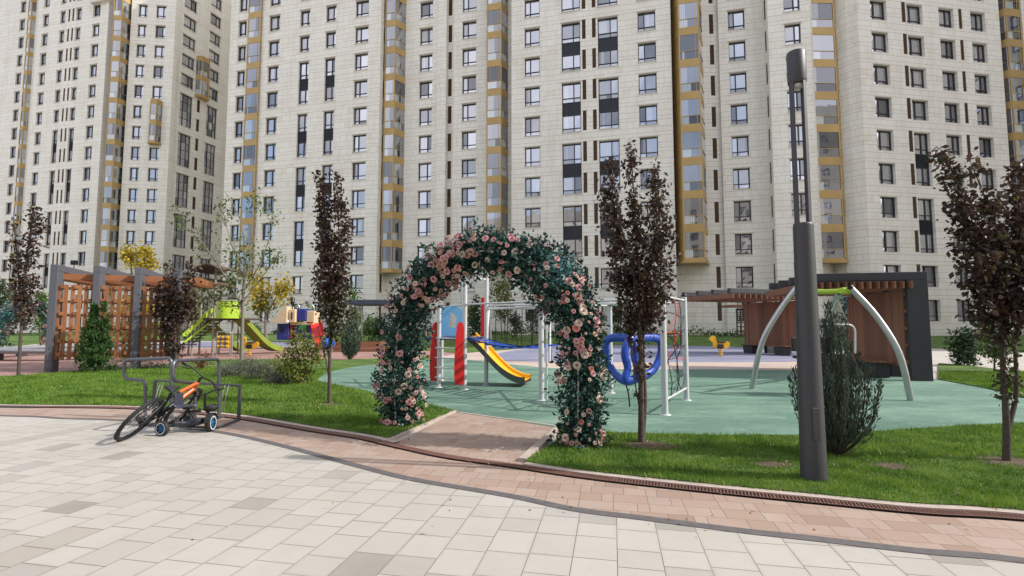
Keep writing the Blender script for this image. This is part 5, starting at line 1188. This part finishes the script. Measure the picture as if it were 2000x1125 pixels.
slide(T4, b0, (PT(458, 640, 24.6).x, 24.6), (PT(546, 640, 27.2).x, 27.2), .62, 1.95, M('yellow_lime_plastic', (.46, .46, .03), .4, var=.06, bump=0), M('dark_lime', (.2, .26, .03), .5, bump=0), lip=.2)
slide(T4, b0, (PT(395, 640, 24.6).x, 25.4), (PT(425, 640, 24.6).x, 27.0), .6, 1.3, _mc['yellow_lime_plastic'], M('dark_lime', (.2, .26, .03), .5, bump=0), lip=.2)
a, c = PT(417, 603, 24.5), PT(358, 656, 23.6); b = p4_('stair', [LIME, M('dark_deck', (.06, .04, .035), .7)])
for o_ in (0, .75): b.bar((a.x, a.y+o_, a.z), (c.x, c.y+o_, c.z), .06, .17); b.bar((a.x, a.y+o_, a.z-.55), (c.x, c.y+o_, c.z-.35), .05, .08)
for i in range(9): f = (i+.5)/9; p = a.lerp(c, f); b.box((p.x, p.y+.37, p.z-.5), (.28, .7, .05), mi=1)
for i in range(8): f = (i+.5)/8; p = a.lerp(c, f); b.tube([(p.x, p.y, p.z), (p.x, p.y, p.z-.5)], .015, 5, 1)
b.fin()
A, B_ = PT(423, 678, 24.0), PT(451, 648, 24.0); b = p4_('roller_frame', GALV); b.tube(rounded([(A.x, 24, .3), (A.x, 24, B_.z), (B_.x, 24, B_.z), (B_.x, 24, .3), (A.x, 24, .3)], .08), .025, 6); 
for x in (A.x, B_.x): b.tube([(x, 24, .3), (x, 24, 0)], .03, 6)
b.fin()
for i in range(3):
    z = .48+.2*i*1.05; 
    b = p4_('roller', [YELP, M('grey_band', (.2, .2, .2), .6)]); x0, x1 = A.x+.06, B_.x-.06
    for k in range(5): f0, f1 = k/5, (k+1)/5; b.tube([(x0+(x1-x0)*f0, 24, z), (x0+(x1-x0)*f1-.004, 24, z)], .095, 10, k % 2)
    b.fin()
# ================================================================= TRAIN PLAY HOUSE
y = 31; b0 = Vector((PT(575, 660, y).x, y, 0)); T5 = thing('play_house', 'blue and cream play house shaped like a train, left of the burgundy tree', 'play house', b0)
def p5_(name, mat): return part(name, mat, T5, b0)
def bx5(name, mat, u0, u1, v0, v1, dy=0, dep=1.2, bev=.03):
    a, c = PT(u0, v1, y+dy), PT(u1, v0, y+dy); b = p5_(name, mat); b.box(((a.x+c.x)/2, y+dy+dep/2, (a.z+c.z)/2), (c.x-a.x, dep, c.z-a.z), bev=bev); b.fin()
bx5('cab', NAVY, 540, 564, 632, 664); bx5('window', M('dark_opening', (.02, .02, .03), .8), 546, 554, 638, 650, -.02, .05, .002); bx5('upper_cabin', CREAM, 553, 577, 604, 630, -.3); bx5('blue_panel', NAVY, 579, 597, 603, 627, -.1, .9)
bx5('window', M('dark_opening', (.02, .02, .03), .8), 560, 563, 610, 624, -.33, .05, .002); bx5('window', M('dark_opening', (.02, .02, .03), .8), 568, 571, 610, 624, -.33, .05, .002)
bx5('cream_panel', CREAM, 598, 614, 607, 632, 0, .9); bx5('boiler_base', NAVY, 575, 600, 636, 664, .1); bx5('wheel_cover', M('green_plastic', (.03, .2, .05), .4, bump=0), 584, 597, 634, 644, -.06, .1, .01); bx5('door', REDP, 565, 571, 634, 662, .2, .9, .01); bx5('deck', CREAM, 566, 612, 628, 635, 0)
a = PT(540, 632, y); b = p5_('awning', M('white_plastic', (.65, .63, .6), .5))
for k in range(4):
    p = PT(541+k*6.5, 629, y-.2); b.lathe([(.0, .22), (.14, .18), (.2, 0)], c=(p.x, p.y, p.z), seg=10)
b.fin(); b = p5_('cream_curve', CREAM); b.prism([(0, 0), (.9, 0), (.9, 1.0), (.62, .8), (.3, .4)], PT(538, 630, y), (1, 0, 0), (0, 0, 1), 1.0); b.fin()
for u0, u1 in ((555, 582), (583, 610)):
    a, c = PT(u0, 606, y), PT(u1, 606, y); m = (a+c)/2; r = (c.x-a.x)/2; b = p5_('hoop', GALV); b.tube([(m.x+r*math.cos(th), y+.3, m.z+r*1.2*math.sin(th)) for th in [math.pi*i/12 for i in range(13)]], .035, 6); b.fin()
p = PT(571, 598, y); b = p5_('lantern', BLKM); b.tube([(p.x, y, p.z-.3), (p.x, y, p.z+.2)], .03, 6); b.lathe([(0, .6), (.16, .5), (.12, .3), (.16, .25), (.08, .1)], c=p, seg=8); b.fin()
slide(T5, b0, (PT(612, 640, y).x, y+.3), (PT(650, 640, y).x, y-1.5), .6, 1.6, REDP, REDP, lip=.2)
# small things beyond
g = G(640, 697); t = thing('ball_seat', 'blue round play seat on a post, right of the train play house', 'play seat', g); b = MB(); b.lathe([(.0, .98), (.2, .92), (.3, .75), (.32, .62), (.22, .42), (0, .36)], seg=18); b.build('ball', M('bright_blue_plastic', (.03, .15, .5), .35, bump=0), t); b = MB(); b.tube([(0, 0, 0), (0, 0, .4)], .05, 8); b.build('post', GALV, t)
y = 30; a, c = PT(672, 590, y), PT(790, 590, y); t = thing('canopy', 'flat slate blue canopy on posts left of the rose arch', 'canopy', (a.x, y, 0)); b = MB(); b.box(((c.x-a.x)/2, 1.5, a.z), (c.x-a.x, 3, .28), bev=.02); b.build('roof', SLATE, t)
for x, q in ((.3, .3), (c.x-a.x-.3, .3), (.3, 2.7), (c.x-a.x-.3, 2.7)): b = MB(); b.tube([(x, q, 0), (x, q, a.z-.14)], .06, 8); b.build('post', GALV, t)
y = 28; a, c = PT(652, 676, y), PT(742, 676, y); t = thing('planter', 'long low brown timber planter below the slate blue canopy', 'planter', (a.x, y, 0)); b = MB()
for k in range(3): b.box(((c.x-a.x)/2, 0, .1+.19*k), (c.x-a.x, .06, .17)); b.box((0, .5, .1+.19*k), (.06, 1, .17)); b.box((c.x-a.x, .5, .1+.19*k), (.06, 1, .17))
b.build('boards', WOODD, t); b = MB(); b.box(((c.x-a.x)/2, .52, .5), (c.x-a.x-.08, .9, .06)); b.build('soil', SOIL, t)
g = G(57, 706); t = thing('ring_bench', 'low grey ring shaped bench left of the slatted pergola', 'bench', (-20.6, 24.4, 0)); b = MB(); n = 36
pr = [(3.4, .3), (3.5, .4), (3.45, .48), (2.85, .48), (2.8, .4), (2.85, .3), (3.4, .3)]; b.lathe(pr, seg=64); b.build('seat', M('grey_concrete_ring', (.2, .21, .23), .7), t)
for k in range(7): b = MB(); b.box((3.15*math.cos(k*.9+.5), 3.15*math.sin(k*.9+.5), .15), (.3, .3, .3), rz=k*.9+.5, bev=.01); b.build('leg', STEEL, t)
y = 18; p = PT(145, 514, y); t = thing('floodlight', 'small dark floodlight on the roof of the slatted pergola', 'floodlight', (p.x, y, p.z-.2)); b = MB(); b.box((0, 0, .22), (.2, .12, .16), bev=.01); b.build('housing', BLKM, t); b = MB(); b.tube([(0, 0, -.1), (0, 0, .15)], .015, 6); b.build('bracket', BLKM, t)
# ================================================================= BICYCLE RACK
def ptd(u, v, f): return PT(u, v, f(u))
org = G(380, 828); TR = thing('bicycle_rack', 'grey tubular bicycle rack with two tall hoops beside the lawn', 'bicycle rack', org)
def pr_(name, mat): return part(name, mat, TR, org)
fl = lambda u: 8.46; fr = lambda u: 7.80+.6*(u-380)/47
z_ = zat(8.2, 702)
def hoop(px, f, feet):
    P = [ptd(u, v, f) for u, v in px]; P = [Vector((P[0].x, P[0].y, 0))]+P[1:-1]+[Vector((P[-1].x, P[-1].y, 0))]
    b = pr_('hoop', STEEL); b.tube(rounded(P, .1, 6), .027, 12); b.fin()
    for q in (P[0], P[-1]): b = pr_('foot_plate', STEEL); b.box((q.x, q.y, .008), (.12, .12, .016)); b.fin()
hoop([(284, 812), (284, 743), (243, 740), (242, 703), (335, 699), (335, 815)], lambda u: 8.46-.1*(u-284)/50, 0)
hoop([(380, 829), (381.5, 748), (338, 744), (337.5, 705), (428, 701), (427.5, 813)], fr, 0)
a = G(466, 822); c = Vector((PT(307, 744, 8.6).x, 8.55, 0)); zt = zat(a.y, 751); b = pr_('low_frame', STEEL)
b.bar((a.x, a.y, 0), (a.x, a.y, zt), .04, .04, up=(1, 0, 0)); b.bar((a.x, a.y, zt-.02), (c.x, c.y, zt+.02), .035, .035); b.bar((c.x, c.y, 0), (c.x, c.y, zt), .04, .04, up=(1, 0, 0)); e = G(425, 838); b.bar((a.x, a.y, .02), (e.x, e.y, .02), .04, .035); b.bar((c.x, c.y, .02), (c.x+.1, c.y-.75, .02), .04, .035); b.bar((e.x, e.y, .02), (c.x+.1, c.y-.75, .02), .035, .03); b.fin()
for k, (u0, u1) in enumerate(((447, 418), (440, 413), (318, 300), (312, 293))):
    p = PT(u0, 752, 8.2); q = G(u1, 820); b = pr_('wheel_guide', GALV); b.tube(smoothpts([p, Vector((p.x-.02, p.y-.05, .35)), Vector((q.x+.12, q.y+.02, .14)), Vector((q.x, q.y, .02))], 5), .006, 6); b.fin()
# ================================================================= BICYCLE
F_ = Vector((-.1, .995, 0)).normalized(); U_ = Vector((.60, .06, .79)).normalized(); S_ = U_.cross(F_).normalized()
C0 = G(239, 861)+Vector((0, 0, .0)); TB_ = bpy.data.objects.new('bicycle', None); COL.objects.link(TB_)
TB_.matrix_world = Matrix(((F_.x, S_.x, U_.x, C0.x), (F_.y, S_.y, U_.y, C0.y), (F_.z, S_.z, U_.z, .012), (0, 0, 0, 1)))
tag(TB_, 'orange and black mountain bicycle leaning over against the rack', 'bicycle')
ORNG = M('orange_frame_paint', (.62, .13, .035), .3, .1, var=.06, bump=0)
def bp(name, mat, par=None):
    b = MB(); b.go = lambda: b.build(name, mat, par or TB_); return b
def torus(b, c, R_, r, mi=0, n=40, s=8, sq=1.0):
    V = []; 
    for i in range(n):
        a = 2*math.pi*i/n
        for j in range(s): q = 2*math.pi*j/s; rr_ = R_+r*math.cos(q); V.append((c[0]+rr_*math.cos(a), c[1]+r*math.sin(q)*sq, c[2]+rr_*math.sin(a)))
    b.idx(V, [(i*s+j, i*s+(j+1) % s, ((i+1) % n)*s+(j+1) % s, ((i+1) % n)*s+j) for i in range(n) for j in range(s)], mi, True)
def wheel(cx, R_=.335):
    b = bp('wheel', BLKM); torus(b, (cx, 0, R_), .295, .012, sq=1.4); b.lathe([(.03, -.05), (.03, .05)], c=(cx, 0, R_), seg=12, ax='Y'); w = b.go()
    b = bp('tyre', BLACK, w); torus(b, (cx, 0, R_), .312, .027, n=56)
    for i in range(56):
        a = 2*math.pi*i/56; b.box((cx+.339*math.cos(a), 0, R_+.339*math.sin(a)), (.006, .04, .016), R=Matrix.Rotation(-a, 3, 'Y'))
    b.go(); b = bp('spokes', GALV, w)
    for i in range(28):
        a = 2*math.pi*i/28; s = .03 if i % 2 else -.03; b.tube([(cx+.03*math.cos(a+.4), s, R_+.03*math.sin(a+.4)), (cx+.29*math.cos(a), 0, R_+.29*math.sin(a))], .0016, 4, cap=False)
    b.go(); b = bp('brake_disc', GALV, w); b.lathe([(.05, .045), (.08, .045), (.08, .048), (.05, .048)], c=(cx, 0, R_), seg=24, ax='Y'); b.go(); return w
wheel(0); wheel(1.06)
b = bp('cassette', BLKM)
for k, r in enumerate((.055, .05, .045, .04, .035)): b.lathe([(0, -.03-.006*k), (r, -.03-.006*k), (r, -.034-.006*k), (0, -.034-.006*k)], c=(0, 0, .335), seg=20, ax='Y')
b.tube([(0, -.05, .335), (.01, -.055, .27), (.03, -.055, .22)], .012, 6); b.go()
b = bp('frame', [ORNG, BLKM]); BBp = (.44, 0, .3); ST_ = (.27, 0, .72); HT, HB = (.86, 0, .82), (.9, 0, .7)
b.tube([HB, (.7, 0, .52)], [.036, .038], 10, 0); b.tube([(.7, 0, .52), BBp], [.036, .034], 10, 1); b.tube([HT, (.5, 0, .70)], [.026, .023], 10, 0); b.tube([(.5, 0, .70), (.31, 0, .63)], [.0225, .02], 10, 1); b.tube([BBp, ST_], .02, 10, 1); b.tube([HT, HB], .028, 10, 0)
for s in (-1, 1): b.tube([(.3, .0, .6), (.15, .045*s, .5), (0, .06*s, .335)], .011, 6, 1); b.tube([(.42, .02*s, .3), (.2, .055*s, .3), (0, .06*s, .335)], .012, 6, 1)
b.go()
b = bp('fork', BLKM); b.tube([(.9, 0, .7), (.91, 0, .66)], .03, 8)
for s in (-1, 1): b.tube([(.905, .0, .68), (.915, .06*s, .66), (1.0, .06*s, .45), (1.06, .06*s, .335)], [.02, .022, .018, .014], 8)
b.go()
b = bp('handlebar', BLKM); b.tube([HT, (.83, 0, .9), (.86, 0, .93)], .02, 8); b.tube(smoothpts([(.78, -.34, .95), (.84, -.18, .96), (.87, 0, .93), (.84, .18, .96), (.78, .34, .95)], 4), .0125, 8); hb_ = b.go()
b = bp('grip', BLACK, hb_)
for s in (-1, 1): b.tube([(.80, .24*s, .953), (.775, .35*s, .95)], .018, 8); b.tube([(.84, .2*s, .95), (.86, .26*s, .9), (.84, .33*s, .88)], .006, 5)
b.go()
b = bp('saddle', BLACK); V = []
prof = [(-.02, .07, .0), (.02, .078, .012), (.08, .07, .012), (.14, .04, .004), (.2, .022, 0), (.27, .018, -.008), (.28, .004, -.012)]
for x, w_, dz in prof:
    for j in range(9): a = math.pi*j/8; V.append((x+.1, w_*math.cos(a), .81+dz+.03*math.sin(a)))
b.idx(V, [(i*9+j, i*9+j+1, (i+1)*9+j+1, (i+1)*9+j) for i in range(len(prof)-1) for j in range(8)], 0, True); b.idx(V[:9], [tuple(range(9))]); b.tube([ST_, (.23, 0, .8)], .014, 8); b.box((.22, 0, .805), (.2, .05, .012)); b.go()
b = bp('crank', BLKM); b.lathe([(.03, -.05), (.085, -.05), (.085, -.056), (.03, -.056)], c=BBp, seg=28, ax='Y'); b.tube([(.44, -.07, .3), (.53, -.075, .16)], .011, 6); b.tube([(.44, .07, .3), (.35, .075, .44)], .011, 6); b.box((.53, -.12, .16), (.08, .09, .02)); b.box((.35, .12, .44), (.08, .09, .02)); b.go()
b = bp('chain', BLKM); b.tube([(0, -.05, .375), (.44, -.052, .382)], .005, 4); b.tube([(.03, -.055, .215), (.44, -.052, .216)], .005, 4); b.go()
# ================================================================= TRICYCLE
c1_, c2_, c3_ = G(316, 852), G(411, 843), G(356, 838); TT = thing('tricycle', "child's black tricycle with blue rimmed wheels in front of the bicycle rack", 'tricycle', c3_)
def tp(name, mat, par=TT): return part(name, mat, par, c3_)
BRIM = M('blue_rim_plastic', (.015, .12, .26), .35, bump=0); WRIM = M('white_plastic_trim', (.5, .52, .53), .4, bump=0)
def tw(c, r, ax, wd, name='wheel'):
    c = Vector((c.x, c.y, r)); ax = Vector(ax).normalized(); R = ax.to_track_quat('Z', 'Y').to_matrix(); b = tp(name, [BLACK, BRIM, WRIM])
    b.lathe([(r*.74, -wd/2), (r*.93, -wd/2), (r, -wd*.3), (r, wd*.3), (r*.93, wd/2), (r*.74, wd/2), (r*.74, -wd/2)], c=c, seg=32, R=R); b.lathe([(r*.64, wd*.52), (r*.8, wd*.52)], c=c, seg=32, R=R, mi=2); b.lathe([(r*.64, -wd*.52), (r*.8, -wd*.52)], c=c, seg=32, R=R, mi=2)
    b.lathe([(0, wd*.35), (r*.2, wd*.42), (r*.2, -wd*.42), (0, -wd*.35)], c=c, seg=12, R=R, mi=1)
    for i in range(6): a = math.pi*i/3; p, q = c+R@Vector((r*.15*math.cos(a), r*.15*math.sin(a), wd*.2)), c+R@Vector((r*.72*math.cos(a), r*.72*math.sin(a), wd*.2)); b.bar(p, q, .02, .03, mi=1, up=ax)
    b.lathe([(0, wd*.0), (r*.7, 0)], c=c, seg=24, R=R, mi=0); b.fin(); return c
w1 = tw(c1_, .105, (-.25, -1, .05), .06); w2_ = tw(c2_, .125, (.97, .12, .04), .07); w3 = tw(c3_+Vector((.05, .1, 0)), .105, (-.25, -1, 0), .05)
seat = PT(366, 793, 7.25); hd = PT(401, 770, 7.35); b = tp('frame', BLKM)
b.tube([w1, w3], .014, 8); b.tube([w1.lerp(w3, .5), w1.lerp(w3, .7)+Vector((0, 0, .08)), Vector((seat.x, seat.y, seat.z-.08)), Vector((hd.x-.05, hd.y, .3))], .02, 8); b.tube([seat-Vector((0, 0, .1)), seat], .016, 8)
b.tube([w2_+Vector((-.03, .0, 0)), w2_+Vector((-.06, .03, .14)), Vector((hd.x, hd.y, .32)), hd], .017, 8); b.fin()
b = tp('handlebar', BLKM); b.tube(smoothpts([hd+Vector((-.2, -.05, -.06)), hd+Vector((-.08, -.02, -.01)), hd, hd+Vector((.1, .05, .05)), hd+Vector((.22, .1, .07))], 4), .011, 8); b.fin()
b = tp('seat', M('dark_blue_grey_seat', (.035, .04, .06), .5)); 
prof = [(-.13, .09, .05), (-.12, .1, .0), (-.04, .1, -.01), (.05, .07, .0), (.12, .04, .01), (.14, .01, .0)]; V = []
for x, w_, dz in prof:
    for j in range(9): a = math.pi*j/8; V.append((seat.x+x, seat.y+w_*math.cos(a), seat.z+dz+.025*math.sin(a)))
b.idx(V, [(i*9+j, i*9+j+1, (i+1)*9+j+1, (i+1)*9+j) for i in range(len(prof)-1) for j in range(8)], 0, True); b.box((seat.x-.13, seat.y, seat.z+.1), (.03, .18, .16), bev=.01); b.fin()
b = tp('mudguard', BLACK); R = Vector((.97, .12, .04)).normalized().to_track_quat('Z', 'Y').to_matrix(); pts_ = []
for i in range(9): a = math.pi*(.05+.9*i/8); dd = Vector((-.12, .97, 0))*math.cos(a)+Vector((0, 0, 1))*math.sin(a); pts_.append(w2_+dd*.145)
for i in range(8): b.bar(pts_[i], pts_[i+1], .075, .006)
b.fin()
b = tp('basket', BLACK); p = w2_+Vector((-.02, .03, .2)); b.lathe([(.05, -.04), (.085, .0), (.1, .05), (.092, .05), (.08, .0), (.0, -.035)], c=p, seg=14); b.fin()
b = tp('pedal_crank', BLKM); b.lathe([(.0, -.01), (.07, -.01), (.07, .01), (0, .01)], c=w3+Vector((.03, -.1, .02)), seg=20, ax='Y'); b.tube([w3+Vector((.03, -.11, .02)), w3+Vector((.12, -.12, -.05))], .01, 6); b.box(w3+Vector((.12, -.16, -.05)), (.06, .08, .02)); b.fin()
b = tp('body', M('dark_body_plastic', (.02, .024, .035), .4)); m = w1.lerp(w2_, .5); b.tube(smoothpts([w1+Vector((.1, .08, .06)), m+Vector((-.05, .1, .02)), m+Vector((.1, .12, .04)), w2_+Vector((-.14, .08, .02))], 5), [.03]*5+[.05]*6+[.045]*5, 10); b.fin()

# low planting along the foot of the facade
V_ = []
for i in range(5200):
    x = random.uniform(-26, 24); o_ = -.25*x; V_.append((x, 47.6+o_+random.gauss(0, .25), .5+abs(random.gauss(0, .28))*(1+.5*math.sin(x*1.3))))
V, F = leafquads(np.array(V_), .2, .5, np.array([0, 0, .8]), .8); b = MB(); b.block(V, F); tag(b.build('ground_cover', GRNL), 'low mixed planting along the foot of the facade', 'ground cover', kind='stuff')
GR = dict(apartment_building='cream apartment blocks around the yard', ornamental_tree='dark burgundy trees on the lawns', pergola='pergolas around the playground', bench='benches around the playground', rose_arch='flower arches', spring_rider='spring riders',
          evergreen_bush='bushes along the far edge of the playground', garden_bush='bushes along the far edge of the playground', leafy_shrub='shrubs on the left lawn', lavender='lavender mounds on the left lawn', young_tree='young trees around the playground', juniper='grey green junipers')
for o in list(COL.objects):
    if o.parent is None and o.name.split('.')[0] in GR and o.type in ('EMPTY', 'MESH') and not o.get('group'): o['group'] = GR[o.name.split('.')[0]]
